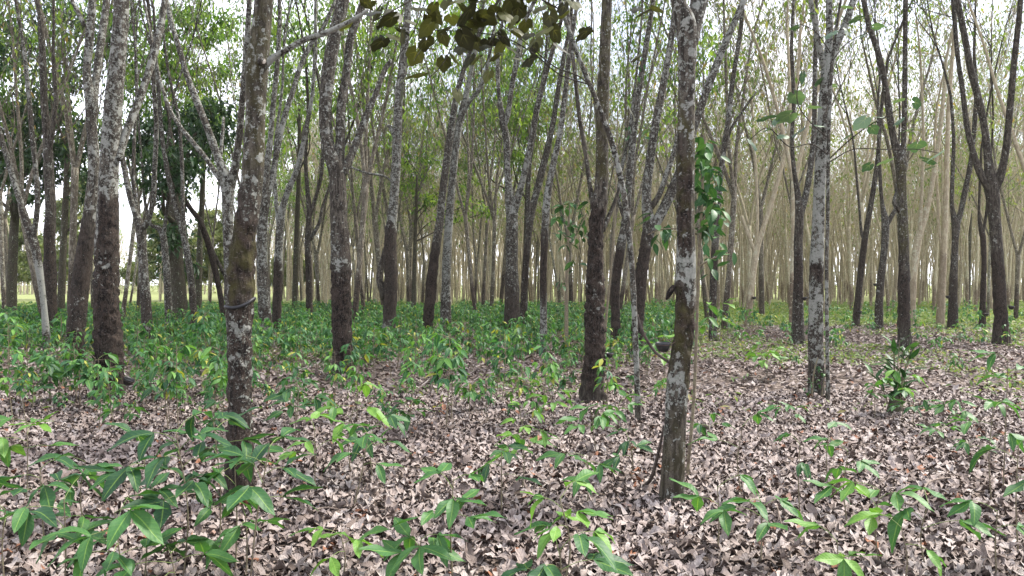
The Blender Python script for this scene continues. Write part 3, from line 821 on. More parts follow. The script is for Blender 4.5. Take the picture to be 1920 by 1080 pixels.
# --- broad evergreens behind: dark dense crowns
def evergreen(key, label, d, trunk, blobs, leaf=None, dens=1.0, size=0.20, bark=None, name='evergreen_tree', depth=2.0):
    rs = np.random.default_rng(sum(ord(c) for c in key) * 7)
    bark = bark or DARKBARK
    bx = (trunk[0][0] - CX) / FPX * d
    base = np.array([bx, d, float(gz(bx, d))])
    root = thing(name, label, 'tree', base)
    pts = []
    for i, (px, py, wd) in enumerate(trunk):
        p = P(px, py, d)
        if i == 0: p[2] = base[2] - 0.1
        pts.append(np.append(p - base, wd / 2 / FPX * d))
    q = spline(pts, 0.12)
    V, F, C = trunk_mesh(key, q, 14, root, bark, (), (0.35, ()), (0.2, ()), 1.0, phase=rs.uniform(0, 9))
    mk('trunk', [(V, F, 0, C)], [bark], root)
    parts = []
    for (px, py, rx, ry) in blobs:
        dz = rs.uniform(-depth, depth)
        c = P(px, py, d + dz) - base
        rad = np.array([rx, 0, ry]) / FPX * d
        rad[1] = max(rad[0], rad[2]) * 0.9
        # bough from the trunk into the clump
        i = int(np.argmin(np.abs(q[:, 2] - (c[2] - rad[2] * 0.8) * 0.8)))
        s = q[i]
        bq = spline([np.append(s[:3], s[3] * 0.5), np.append((s[:3] * 0.5 + c * 0.5) + rs.normal(0, 0.2, 3), s[3] * 0.3), np.append(c, 0.015)], 0.3)
        Vt, Ft, *_ = tube(bq, 6)
        parts.append((Vt, Ft, 0, np.tile([0.2, 0.2, 0.2], (len(Vt), 1))))
        nsub = max(6, int(14 * dens * rad[0] * rad[2]))
        u = rs.normal(0, 1, (nsub, 3))
        u /= np.linalg.norm(u, axis=1, keepdims=True)
        sub = c + u * rad * rs.uniform(0.35, 1.0, (nsub, 1)) ** 0.6
        for sp in sub[: max(4, nsub // 2)]:
            bq = spline([np.append(c, 0.018), np.append((c + sp) / 2 + rs.normal(0, 0.1, 3), 0.01), np.append(sp, 0.004)], 0.5)
            Vt, Ft, *_ = tube(bq, 3)
            parts.append((Vt, Ft, 0, np.tile([0.2, 0.2, 0.2], (len(Vt), 1))))
        parts += leaf_parts(sub, int(26 * dens), size * 1.15, rs, 1, DIAMOND, 0.21, 0.45)
    mk('crown', parts, [bark, leaf or CROWN_DARK], root)
    return root

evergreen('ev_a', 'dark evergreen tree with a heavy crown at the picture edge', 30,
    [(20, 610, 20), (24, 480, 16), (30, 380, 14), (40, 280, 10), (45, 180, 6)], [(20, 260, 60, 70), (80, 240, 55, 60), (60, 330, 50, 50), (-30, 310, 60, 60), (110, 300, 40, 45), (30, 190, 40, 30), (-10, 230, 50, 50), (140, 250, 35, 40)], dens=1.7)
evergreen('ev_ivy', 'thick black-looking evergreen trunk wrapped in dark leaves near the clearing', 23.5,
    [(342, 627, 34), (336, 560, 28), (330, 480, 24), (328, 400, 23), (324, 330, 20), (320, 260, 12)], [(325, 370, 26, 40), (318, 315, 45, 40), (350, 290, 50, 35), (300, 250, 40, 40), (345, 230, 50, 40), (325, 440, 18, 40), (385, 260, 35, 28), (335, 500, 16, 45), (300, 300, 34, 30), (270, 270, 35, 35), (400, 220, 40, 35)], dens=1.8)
evergreen('ev_b', 'leafy green tree spreading between the stout and the strapped trunks', 33,
    [(372, 600, 12), (374, 480, 11), (380, 350, 9), (385, 200, 6)], [(300, 150, 55, 40), (380, 130, 60, 45), (350, 60, 60, 40), (260, 110, 50, 40), (400, 50, 45, 40), (265, 40, 50, 35), (390, 210, 40, 35), (330, 110, 40, 30)], CROWN_GREEN, 1.3)
evergreen('ev_c', 'leafy green tree seen between the strapped and the three-limbed trunks', 36,
    [(552, 595, 11), (555, 480, 10), (560, 330, 8), (562, 200, 5)], [(555, 140, 45, 35), (575, 210, 35, 35), (540, 60, 50, 40), (600, 170, 40, 40), (530, 230, 35, 30), (690, 60, 45, 35)], CROWN_GREEN, 0.75)
evergreen('ev_d', 'dense fresh green tree crown behind the twin-forked trunk', 38,
    [(985, 591, 10), (985, 480, 9), (990, 330, 8), (995, 200, 5)], [(1000, 130, 45, 45), (965, 200, 50, 50), (1010, 220, 40, 45), (920, 230, 45, 40), (960, 280, 40, 40), (1020, 60, 35, 35), (900, 290, 40, 35), (940, 110, 45, 40), (885, 215, 35, 35)], CROWN_GREEN, 1.05)
evergreen('ev_e', 'light feathery green tree far beyond the three-limbed cup tree', 48,
    [(1815, 579, 8), (1817, 480, 7), (1820, 350, 6), (1822, 230, 4)], [(1800, 150, 40, 28), (1850, 115, 50, 35), (1890, 150, 40, 30), (1830, 200, 45, 28), (1880, 95, 40, 25)], WEED, 0.5)
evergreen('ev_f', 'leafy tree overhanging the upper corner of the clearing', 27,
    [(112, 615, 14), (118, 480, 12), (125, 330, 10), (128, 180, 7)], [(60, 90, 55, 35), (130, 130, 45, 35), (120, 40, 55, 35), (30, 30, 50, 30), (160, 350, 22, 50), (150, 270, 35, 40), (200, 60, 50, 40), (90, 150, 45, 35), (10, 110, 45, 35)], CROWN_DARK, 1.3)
evergreen('ev_g', 'small dusty green tree behind the leaning pair in the centre', 30,
    [(775, 607, 9), (777, 500, 8), (780, 400, 6), (782, 330, 4)], [(780, 340, 32, 28), (800, 390, 26, 26), (765, 300, 30, 28), (880, 330, 30, 30), (860, 390, 22, 22), (905, 400, 24, 26), (815, 300, 28, 26)], CROWN_GREEN, 1.0, 0.17)

for (key, lab, d_, tr, bl) in [
    ('cl_a', 'pale green bushy tree across the clearing at the picture edge', 72, [(22, 564, 5), (24, 520, 5), (26, 460, 3)], [(20, 430, 40, 30), (55, 460, 35, 30), (-20, 470, 40, 35), (30, 500, 40, 22), (70, 510, 25, 20)]),
    ('cl_b', 'pale green bushy tree across the clearing behind the leaning brown trunk', 78, [(128, 562, 4), (130, 500, 4), (131, 440, 3)], [(125, 400, 30, 35), (140, 460, 35, 35), (110, 500, 30, 25), (150, 360, 25, 25)]),
    ('cl_c', 'yellow-green bushy tree across the clearing right of the Y-forked trunk', 70, [(300, 565, 5), (302, 500, 4), (304, 440, 3)], [(295, 470, 40, 30), (330, 500, 35, 25), (260, 510, 30, 22), (300, 420, 35, 25)]),
    ('cl_d', 'yellow-green bushy tree across the clearing under the arching bare trunk', 74, [(392, 563, 5), (393, 500, 4), (394, 450, 3)], [(385, 460, 40, 32), (415, 500, 35, 28), (360, 510, 32, 22), (400, 415, 35, 25), (440, 460, 25, 25)]),
    ('cl_e', 'low bright scrub tree far down the gap left of the three-limbed trunk', 84, [(545, 559, 4), (546, 510, 3), (547, 470, 3)], [(540, 490, 30, 25), (565, 510, 25, 20), (520, 520, 25, 16), (600, 500, 25, 22)])]:
    evergreen(key, lab, d_, tr, bl, SCRUB, 1.5, 0.36, GLOWBARK, 'bushy_tree', 3.0)

# --- the rows behind: a few kinds of slender rubber tree, each copied as a tree with its trunk and crown
def slender_kind(i, leafy, per, leaf, low, bark):
    rs = np.random.default_rng(100 + i)
    h = rs.uniform(2.3, 5.0)
    r = rs.uniform(0.060, 0.098)
    lean = rs.normal(0, 0.05, 2)
    pts = [np.array([0, 0, -0.15, r * 1.35]), np.array([0, 0, 0.25, r * 1.1]), np.array([lean[0] * h * 0.5, lean[1] * h * 0.5, h * 0.5, r]), np.array([lean[0] * h, lean[1] * h, h, r * 1.05])]
    q = spline(pts, 0.3)
    V, F, C = trunk_mesh('k', q, 9, None, bark, [(0, rs.uniform(1.2, 1.9), rs.uniform(0.4, 1.0))], (rs.uniform(0.35, 0.65), ()), (0.0, ()), 1.0, phase=i * 3.1)
    tparts = [(V, F, 0, C)]
    cparts, spots = [], []
    top = q[-1]
    nl = rs.integers(2, 4)
    a0 = rs.uniform(0, 2 * PI)
    for k in range(nl):
        a = a0 + 2 * PI * k / nl + rs.normal(0, 0.3)
        tilt = rs.uniform(0.12, 0.34)
        dn = np.array([math.cos(a) * tilt, math.sin(a) * tilt, 1.0])
        L = rs.uniform(5.5, 8.0)
        lp = [np.append(top[:3] - np.array([0, 0, 0.15]), r * 0.75)]
        p = top[:3].copy()
        for s in range(5):
            dn = dn + rs.normal(0, 0.055, 3)
            dn /= np.linalg.norm(dn)
            p = p + dn * L / 5
            lp.append(np.append(p, r * (0.66 - 0.09 * s)))
        lq = spline(lp, 0.5)
        V, F, *_ = tube(lq, 7)
        tparts.append((V, F, 0, np.tile([0.0, 0.0, 0.5], (len(V), 1))))
        # fine side branches, then the dividing top
        for s in range(8 if low else 5):
            t = rs.uniform(0.15, 0.95)
            pp = lq[int(t * (len(lq) - 1))]
            aa = rs.uniform(0, 2 * PI)
            dd = np.array([math.cos(aa) * 0.6, math.sin(aa) * 0.6, 0.8])
            twigs_from(pp[:3], dd / np.linalg.norm(dd), max(0.010, pp[3] * 0.28), rs.uniform(1.6, 3.6), cparts, spots, 2, 0.48, 4, 0.3, 4, 0, 0.45, rs, leafy)
        twigs_from(lq[-1][:3], dn, lq[-1][3], rs.uniform(4.0, 6.0), cparts, spots, 3, 0.42, 4, 0.3, 4, 0, 0.45, rs, leafy)
    cparts += leaf_parts(spots, per, 0.19, rs, 1, DIAMOND, 0.17, 0.75)
    root = link('rubber_tree', None)
    root.empty_display_size = 0.2
    t = mk('trunk', tparts, [bark], root)
    c = mk('crown', cparts, [bark, leaf], root)
    return [root, t, c, False]

KINDS_SPARSE = [slender_kind(i, 0.13, 3, CROWN_LIGHT, True, GLOWBARK) for i in range(6)]
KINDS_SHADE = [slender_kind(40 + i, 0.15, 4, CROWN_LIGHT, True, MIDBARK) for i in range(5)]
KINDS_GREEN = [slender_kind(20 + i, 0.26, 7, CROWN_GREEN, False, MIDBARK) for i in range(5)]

def place_kind(kind, x, y, rz, s, tilt, label, group):
    root, t, c, used = kind
    if not used:
        kind[3] = True
        r = root
    else:
        r = root.copy(); COL.objects.link(r)
        for ch in (t, c):
            k = ch.copy(); COL.objects.link(k); k.parent = r
    r.location = (x, y, float(gz(x, y)))
    r.rotation_euler = (tilt[0], tilt[1], rz)
    r.scale = (s, s, s * random.uniform(0.95, 1.1))
    tag(r, label, 'tree', group)

taken = [(b[0], b[1]) for (_, b, _) in TREES.values()]
cand = []
rowdir = R_(-2.0)
for ix in range(-19, 23):
    for iy in range(0, 30):
        u, v = ix * 4.4 + rng.normal(0, 0.35), 17 + iy * 2.7 + rng.normal(0, 0.4)
        x, y = u * math.cos(rowdir) + v * math.sin(rowdir), -u * math.sin(rowdir) + v * math.cos(rowdir)
        if y < 21: continue
        px = CX + x / y * FPX
        if px < -60 or px > 1980: continue
        if min(math.hypot(x - a, y - b) for a, b in taken) < 2.2: continue
        if px < 420 and 36 < y < 105 and rng.random() < 0.86: continue           # the clearing
        if px < 600 and y > 45 and rng.random() < 0.5: continue
        if rng.random() < 0.10: continue
        cand.append((y, x, px))
cand.sort()
ZONES = [(430, 'slender rubber tree standing about the pale clearing', 'rubber trees about the clearing'),
         (800, 'slender rubber tree in shaded rows between the strapped and leaning trunks', 'rubber trees in the shaded rows'),
         (1160, 'slender rubber tree in the rows down the central avenue', 'rubber trees of the central avenue'),
         (1520, 'slender pale rubber tree in bright rows beyond the mottled cup tree', 'rubber trees of the bright middle rows'),
         (9999, 'slender pale rubber tree in bright rows behind the cup-hung three-limbed tree', 'rubber trees of the bright outer rows')]
NEARMAX = 262
ORD = ['nearest', 'second nearest', 'third nearest', 'fourth nearest', 'fifth nearest', 'sixth nearest', 'seventh nearest', 'eighth nearest', 'ninth nearest', 'tenth nearest'] + ['%dth nearest' % i for i in range(11, 21)] + ['21st nearest', '22nd nearest', '23rd nearest'] + ['%dth nearest' % i for i in range(24, 60)]
MARKS = [(96, 'dark edge trunk'), (205, 'stout grey trunk'), (277, 'pale Y-forked trunk'), (450, 'black-strapped trunk'), (500, 'pale pinkish trunk'), (640, 'dark three-limbed trunk'), (733, 'waist-scarred trunk'), (808, 'dark-footed leaning trunk'), (960, 'twin-forked trunk'), (1020, 'thin speckled-foot trunk'),
         (1115, 'flaky red-brown trunk'), (1200, 'dark-footed forked trunk'), (1280, 'mottled cup trunk'), (1410, 'V-shaped trunk'), (1530, 'pale mottled trunk'), (1608, 'dark leaning pair'), (1695, 'lichen-dotted high-forked trunk'), (1787, 'Y-forked cup trunk'), (1870, 'red-brown three-limbed trunk')]
bucket = {}
for k, (y, x, px) in enumerate(cand[:NEARMAX]):
    zone = next(z for z in ZONES if px < z[0])
    if y < 52:
        mk_ = min(MARKS, key=lambda m_: abs(m_[0] - px))
        side = 'left' if px < mk_[0] else 'right'
        b_ = bucket.setdefault((mk_[1], side), [0])
        zone = (0, 'slender rubber tree, %s behind and %s of the %s' % (ORD[b_[0]], side, mk_[1]), zone[2])
        b_[0] += 1
    green = px < 700 and rng.random() < 0.5 or px < 1100 and rng.random() < 0.3 or y < 28 and rng.random() < 0.3
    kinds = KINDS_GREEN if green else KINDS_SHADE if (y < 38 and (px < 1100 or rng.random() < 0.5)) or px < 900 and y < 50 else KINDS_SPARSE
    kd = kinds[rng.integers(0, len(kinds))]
    tl = (rng.normal(0, 0.03), rng.normal(0.05 if px > 500 else 0.0, 0.05))
    place_kind(kd, x, y, rng.uniform(0, 6.28), rng.uniform(0.85, 1.2), tl, zone[1], zone[2])

# the wood beyond: too many and too far to count
def far_wood():
    rs = np.random.default_rng(5)
    parts, spots = [], []
    pl = [(x, y) for (y, x, px) in cand[NEARMAX:]]
    for _ in range(1150):
        y = rs.uniform(70, 175)
        if y < 100 and rs.random() < 0.35: continue
        fx = rs.uniform(-0.75, 0.75)
        if fx < -0.33 and y < 112: continue
        pl.append((fx * y, y))
    nfar = len(pl)
    for _ in range(560):
        y = math.sqrt(rs.uniform(45 ** 2, 100 ** 2))
        fx = rs.uniform(-0.30, 0.75)
        pl.append((fx * y, y))
    for ti, (x, y) in enumerate(pl):
        z = float(gz(x, y))
        h = rs.uniform(2.5, 6)
        r = rs.uniform(0.07, 0.12) if ti < nfar else rs.uniform(0.035, 0.065)
        ln = rs.normal(0.02, 0.05, 2)
        b = np.array([x, y, z])
        q = np.array([[0, 0, -0.1, r * 1.2], [ln[0] * h, ln[1] * h, h, r]])
        q[:, :3] += b
        V, F, *_ = tube(q, 5)
        parts.append((V, F, 0, np.tile([0.3, 0, 0.55], (len(V), 1))))
        for k in range(3):
            a = rs.uniform(0, 6.28)
            e = q[-1, :3] + np.array([math.cos(a) * 1.5, math.sin(a) * 1.5, rs.uniform(5, 7)])
            q2 = np.array([np.append(q[-1, :3], r * 0.7), np.append((q[-1, :3] + e) / 2 + rs.normal(0, 0.2, 3), r * 0.5), np.append(e, r * 0.3)])
            V, F, *_ = tube(q2, 4)
            parts.append((V, F, 0, np.tile([0, 0, 0.55], (len(V), 1))))
            for j in range(4):
                tip = e + np.array([rs.normal(0, 1.4), rs.normal(0, 1.4), rs.uniform(-1.5, 4)])
                V, F, *_ = tube(np.array([np.append(e - (e - q2[1, :3]) * rs.uniform(0, .6), 0.03), np.append(tip, 0.008)]), 3)
                parts.append((V, F, 0, np.tile([0, 0, 0.5], (len(V), 1))))
                spots.append(tip)
    scrub = []
    for _ in range(700):                              # scrubby edge beyond the open strip
        y = rs.uniform(114, 150)
        x = rs.uniform(-0.75, 0.75) * y
        hh = rs.uniform(2, 11) if x < -0.25 * y else rs.uniform(1.5, 7)
        for j in range(4):
            scrub.append(np.array([x + rs.normal(0, 1.4), y + rs.normal(0, 1.2), rs.uniform(0.3, hh)]))
    parts += leaf_parts(scrub, 9, 0.42, rs, 2, DIAMOND, 0.8, 0.6)
    parts += leaf_parts(spots, 3, 0.26, rs, 1, DIAMOND, 0.7, 0.6)
    o = mk('far_plantation', parts, [GLOWBARK, CROWN_LIGHT, SCRUB])
    tag(o, 'hazy mass of far rubber trees and scrub closing the view', 'woodland', kind='stuff')
far_wood()

# ------------------------------------------------------------------ fallen leaves
DEAD_NEAR = [leaf_grid(1.0, rs_w, 5, 1, f, dr, 1.1, 0.85, 40 + i) for i, (rs_w, f, dr) in enumerate([(0.46, 0.35, -0.15), (0.42, 0.6, 0.2), (0.54, -0.35, 0.15), (0.5, 0.45, -0.3), (0.42, -0.55, -0.08), (0.52, 0.22, 0.3), (0.48, 0.8, 0.08)])]
DEAD_FAR = [leaf_grid(1.0, 0.46, 2, 1, f, dr, 0.6, 0.85, 60 + i) for i, (f, dr) in enumerate([(0.6, -0.3), (-0.6, 0.2), (0.9, 0.3)])]

def litter(n, y0, y1, bases, size, lift, dens=None):
    y = np.sqrt(rng.uniform(y0 ** 2, y1 ** 2, n))
    x = rng.uniform(-0.74, 0.74, n) * y
    if dens is not None:
        keep = rng.random(n) < dens(x, y)
        x, y = x[keep], y[keep]
    n = len(x)
    z = gz(x, y) + rng.uniform(0.004, lift, n)
    M = rotm(rng.uniform(0, 2 * PI, n), rng.normal(0, 0.20, n), rng.normal(0, 0.30, n))
    damp = fbm(np.stack([x * 0.8, y * 0.8, np.zeros(n)], -1), 3)
    tint = np.clip(rng.random(n) * (0.72 + 0.75 * np.clip(damp - 0.3, 0, 0.5)), 0, 0.999)
    return scatter(bases, np.stack([x, y, z], -1), M, size * np.where(rng.random(n) < 0.25, rng.uniform(0.3, 0.6, n), rng.uniform(0.7, 1.3, n)), tint)
lp = litter(56000, 3.6, 11.0, DEAD_NEAR, 0.096, 0.05)
lp += litter(70000, 10.8, 30.0, DEAD_FAR, 0.13, 0.04, lambda x, y: np.clip(1.25 - (y - 11) / 26, 0.3, 1))
for key in ('strap', 'cup', 'stout', 'flaky', 'pale', 'threelimb', 'brownlean'):      # leaves drifted against the trunks
    b = TREES[key][1]
    n = 170
    a, rr = rng.uniform(0, 6.28, n), rng.uniform(0.11, 0.42, n)
    x, y = b[0] + np.cos(a) * rr, b[1] + np.sin(a) * rr
    z = gz(x, y) + np.clip(0.10 - rr * 0.2, 0.01, 0.1) * rng.uniform(0.3, 1.1, n)
    lp += scatter(DEAD_NEAR, np.stack([x, y, z], -1), rotm(a + rng.normal(0, 0.8, n), rng.normal(0.25, 0.3, n), rng.normal(0, 0.45, n)), 0.1 * rng.uniform(0.6, 1.25, n), rng.random(n) * 0.9)
for _ in range(420):                                  # small fallen twigs among them
    y = math.sqrt(random.uniform(3.9 ** 2, 15 ** 2)); x = random.uniform(-0.72, 0.72) * y
    a, L = random.uniform(0, 6.28), random.uniform(0.12, 0.5)
    z = float(gz(x, y)) + random.uniform(0.035, 0.06)
    e = np.array([math.cos(a), math.sin(a), random.uniform(-0.05, 0.12)]) * L
    p0 = np.array([x, y, z])
    V, F, *_ = tube(spline([np.append(p0, 0.003), np.append(p0 + e * 0.5 + rng.normal(0, 0.02, 3) * [1, 1, 0.3], random.uniform(0.002, 0.004)), np.append(p0 + e, 0.0015)], 0.06), 4)
    lp.append((V, F, 1, None))
ll = mk('leaf_litter', lp, [DEADLEAF, STICK], ground, smooth_=True)
tag(ll, 'curled grey-brown dead leaves carpeting the plantation floor', kind='stuff')

proto_leaves = []
for i, (wd, f, dr) in enumerate([(0.42, 0.5, -0.22), (0.4, 0.8, 0.28), (0.5, -0.5, 0.2), (0.46, 0.6, -0.4), (0.38, -0.7, -0.1), (0.47, 0.4, 0.35)]):
    V, F, C = leaf_grid(0.105, wd * 0.105, 6, 1, f, dr, 1.1, 0.85, 80 + i)
    C[:, 2] = i * 0.15
    proto_leaves.append(mk('fallen_leaf', [(V, F, 0, C)], [DEADLEAF], ground))
for k in range(300):
    y = math.sqrt(random.uniform(4.05 ** 2, 5.6 ** 2))
    x = random.uniform(-0.70, 0.70) * y
    o = proto_leaves[k] if k < 6 else proto_leaves[k % 6].copy()
    if k >= 6:
        COL.objects.link(o)
    o.location = (x, y, float(gz(x, y)) + random.uniform(0.03, 0.055))
    o.rotation_euler = (random.gauss(0, 0.3), random.gauss(0, 0.25), random.uniform(0, 6.28))
    s = random.uniform(0.75, 1.25)
    o.scale = (s, s, s)

# ------------------------------------------------------------------ rubber seedlings
LEAFLETS = []
for i, (L, W, f, dr) in enumerate([(1.0, 0.40, 0.22, 0.14), (1.0, 0.36, 0.3, 0.26), (1.0, 0.42, 0.18, 0.06), (1.0, 0.38, 0.28, 0.38)]):
    V, F, C = leaf_grid(L, W, 9, 2, f, dr, 0.25, 0.95, 200 + i)
    C[:, 2] = 0
    me_o = mk('leaf', [(V, F, 0, C)], [SEEDLING])
    LEAFLETS.append(me_o.data)
    bpy.data.objects.remove(me_o)
LEAF_MID = [leaf_grid(1.0, 0.4, 3, 1, 0.25, d_, 0.1, 0.95, 210 + i) for i, d_ in enumerate((0.2, 0.4, 0.6))]
TONES = {}
def tone_meshes(tone):
    if tone not in TONES:
        base = {'dark': 0.05, 'green': 0.35, 'bright': 0.62}[tone]
        ms = []
        for me in LEAFLETS:
            for j in range(3):
                m2 = me.copy()
                a = m2.attributes['col']
                buf = np.empty(len(m2.vertices) * 4, np.float32)
                a.data.foreach_get('color', buf)
                buf = buf.reshape(-1, 4)
                buf[:, 2] = base + 0.11 * j
                a.data.foreach_set('color', buf.ravel())
                ms.append(m2)
        TONES[tone] = ms
    return TONES[tone]
SEEDLING_NEAR = leaf_material('seedling_leaf_near', rgb(0.017, 0.060, 0.024), rgb(0.045, 0.130, 0.034), rgb(0.13, 0.26, 0.04), rgb(0.34, 0.36, 0.05), 0.93, obj_random=False)
for me in LEAFLETS:
    me.materials[0] = SEEDLING_NEAR

def seedling(x, y, h, nleaf, leaf_len, tone, label, group=None, lean=(0, 0), name='rubber_seedling', spread=1.0):
    base = (x, y, float(gz(x, y)))
    root = thing(name, label, 'seedling', base, 0, group)
    rs = random.Random(int(abs(x * 991 + y * 577) * 10))
    top = np.array([lean[0], lean[1], h])
    q = spline([np.array([0, 0, -0.03, 0.0055]), np.append(top * 0.5 + np.array([rs.gauss(0, .02), rs.gauss(0, .02), 0]), 0.0042), np.append(top, 0.003)], 0.05)
    V, F, *_ = tube(q, 6)
    parts = [(V, F, 0, None)]
    ms = tone_meshes(tone)
    ga = rs.uniform(0, 6.28)
    for k in range(nleaf):
        a = ga + k * 2.4
        t = 1 - 0.40 * (k / max(1, nleaf)) if h > 0.3 else 1 - 0.25 * k / nleaf
        node = q[int(t * (len(q) - 1))][:3]
        pl = leaf_len * rs.uniform(0.45, 0.95) * spread
        el = rs.uniform(0.15, 0.75) - 0.3 * (k / nleaf)
        dirv = np.array([math.cos(a) * math.cos(el), math.sin(a) * math.cos(el), math.sin(el)])
        end = node + dirv * pl
        pv, pf, *_ = tube(spline([np.append(node, 0.0022), np.append((node + end) / 2 + np.array([0, 0, 0.012]), 0.0018), np.append(end, 0.0016)], 0.03), 5)
        parts.append((pv, pf, 1, None))
        for j, da in enumerate((-0.95, 0, 0.95)):
            if rs.random() < 0.06: continue
            L = leaf_len * rs.uniform(0.8, 1.15) * (1.08 if j == 1 else 0.92)
            lo = bpy.data.objects.new('leaf', ms[rs.randrange(len(ms))])
            COL.objects.link(lo)
            lo.parent = root
            lo.location = end
            lo.rotation_euler = (rs.gauss(0, 0.25), rs.gauss(0.14, 0.30), a + da + rs.gauss(0, 0.15))
            lo.scale = (L, L, L)
    mk('stem', parts, [STEM, PETIOLE], root)
    return root

# (crown x, crown y, distance, leaves, leaflet length m, tone, stem foot shift px)
NEAR = [(330, 835, 3.9, 9, 0.165, 'dark', 10), (505, 862, 3.8, 5, 0.18, 'dark', -40), (215, 985, 3.55, 7, 0.165, 'green', 20), (400, 815, 4.3, 6, 0.16, 'dark', 10), (270, 880, 4.0, 5, 0.16, 'dark', 0), (440, 900, 4.1, 4, 0.15, 'green', 0), (120, 960, 3.8, 5, 0.16, 'green', 0), (1690, 700, 8.6, 4, 0.16, 'bright', 0), (1712, 742, 8.0, 5, 0.15, 'dark', 0), (1640, 720, 8.9, 3, 0.14, 'green', 0), (50, 815, 5.4, 5, 0.17, 'bright', 0), (75, 905, 4.5, 5, 0.17, 'dark', 10),
        (668, 742, 6.2, 4, 0.20, 'bright', -10), (690, 840, 5.3, 4, 0.17, 'green', -30), (978, 838, 5.6, 4, 0.16, 'bright', 0), (850, 925, 3.9, 5, 0.155, 'green', 0), (1050, 960, 3.8, 5, 0.16, 'bright', 0),
        (790, 1035, 3.8, 4, 0.16, 'green', 0), (1110, 775, 6.9, 5, 0.17, 'green', 10), (985, 770, 7.6, 3, 0.13, 'bright', 0), (1345, 960, 4.45, 3, 0.16, 'green', 0), (1425, 985, 4.25, 4, 0.16, 'green', 0),
        (1590, 892, 5.0, 4, 0.15, 'green', 0), (1650, 965, 4.3, 4, 0.15, 'bright', 0), (1740, 990, 4.2, 3, 0.19, 'green', 0), (1890, 722, 5.6, 5, 0.17, 'green', -10), (1862, 815, 5.2, 3, 0.16, 'green', 0),
        (1910, 880, 4.4, 3, 0.16, 'dark', 0), (1392, 845, 5.6, 2, 0.16, 'green', 0), (1555, 848, 5.6, 2, 0.14, 'green', 0), (1050, 1055, 3.6, 4, 0.19, 'dark', 0), (640, 1030, 4.0, 3, 0.15, 'bright', 0),
        (1570, 1062, 3.75, 3, 0.14, 'bright', 0), (1690, 1035, 3.9, 2, 0.13, 'bright', 0), (320, 1062, 3.7, 4, 0.17, 'green', 0), (235, 765, 8.3, 3, 0.15, 'green', 0), (555, 745, 7.2, 5, 0.18, 'dark', 0),
        (700, 800, 6.0, 3, 0.17, 'dark', 0), (1030, 735, 8.2, 4, 0.16, 'bright', 0), (1160, 760, 8.0, 4, 0.16, 'green', 0), (1335, 565, 13.5, 5, 0.26, 'bright', 0), (1440, 660, 12.5, 7, 0.22, 'bright', 0),
        (1765, 800, 7.4, 3, 0.12, 'green', 0), (1820, 830, 6.8, 3, 0.12, 'dark', 0), (1870, 1005, 4.1, 2, 0.15, 'green', 0), (160, 890, 4.9, 3, 0.15, 'green', 0), (555, 700, 8.6, 5, 0.17, 'dark', 0),
        (185, 672, 9.6, 4, 0.2, 'green', 0), (880, 720, 8.9, 4, 0.15, 'green', 0), (770, 760, 7.6, 4, 0.15, 'dark', 0), (1245, 640, 11.5, 5, 0.22, 'bright', 0), (940, 870, 5.2, 3, 0.14, 'dark', 0), (590, 830, 5.6, 3, 0.16, 'bright', 0),
        (1480, 760, 8.4, 3, 0.13, 'green', 0), (1790, 755, 8.2, 4, 0.15, 'green', 0), (1330, 790, 7.4, 3, 0.13, 'dark', 0), (420, 760, 7.3, 4, 0.16, 'dark', 0), (60, 690, 9.2, 6, 0.18, 'dark', 0), (300, 700, 9.4, 5, 0.18, 'dark', 0),
        (1100, 880, 5.3, 3, 0.15, 'green', 0), (1180, 850, 5.9, 3, 0.14, 'dark', 0), (460, 990, 4.0, 3, 0.15, 'green', 0), (10, 980, 3.9, 3, 0.17, 'dark', 0), (1500, 880, 5.2, 2, 0.12, 'dark', 0)]
LANDMARKS = [('strap', 'the black-strapped trunk'), ('cup', 'the mottled cup trunk'), ('stout', 'the stout grey trunk'), ('flaky', 'the flaky red-brown trunk'), ('pale', 'the pale three-forked trunk'),
             ('threelimb', 'the dark three-limbed trunk'), ('rightfork', 'the lichen-dotted high-forked trunk')]
spec = []
for (px, py, d, nl, ll_, tone, sh) in NEAR:
    x = (px + sh - CX) / FPX * d
    ll_ *= 1.18; nl += 1
    if d < 6: py -= 24
    if d < 6 and px > 1250: py -= 22; nl = max(2, nl - 1)
    h = max(0.12, float(zpx(py, d) - gz(x, d)))
    lean = (-sh / FPX * d, 0.0)
    spec.append([x, d, h, nl, ll_, tone, lean])
near_of = {}
for k, s in enumerate(spec):
    ds = [(math.hypot(s[0] - TREES[key][1][0], s[1] - TREES[key][1][1]), key, nm) for key, nm in LANDMARKS]
    dist, key, nm = min(ds)
    near_of.setdefault(nm, []).append((dist, k))
labels = {}
for nm, lst in near_of.items():
    for r, (dist, k) in enumerate(sorted(lst)):
        s = spec[k]
        size = 'low' if s[2] < 0.35 else 'knee-high' if s[2] < 0.65 else 'thigh-high' if s[2] < 1.0 else 'tall'
        tone = {'dark': 'dark green', 'green': 'mid green', 'bright': 'bright green'}[s[5]]
        labels[k] = '%s %s rubber seedling, its foot %s to %s' % (size, tone, ORD[r], nm)
for k, s in enumerate(spec):
    seedling(s[0], s[1], s[2], s[3], s[4], s[5], labels[k], 'rubber seedlings of the foreground', s[6])

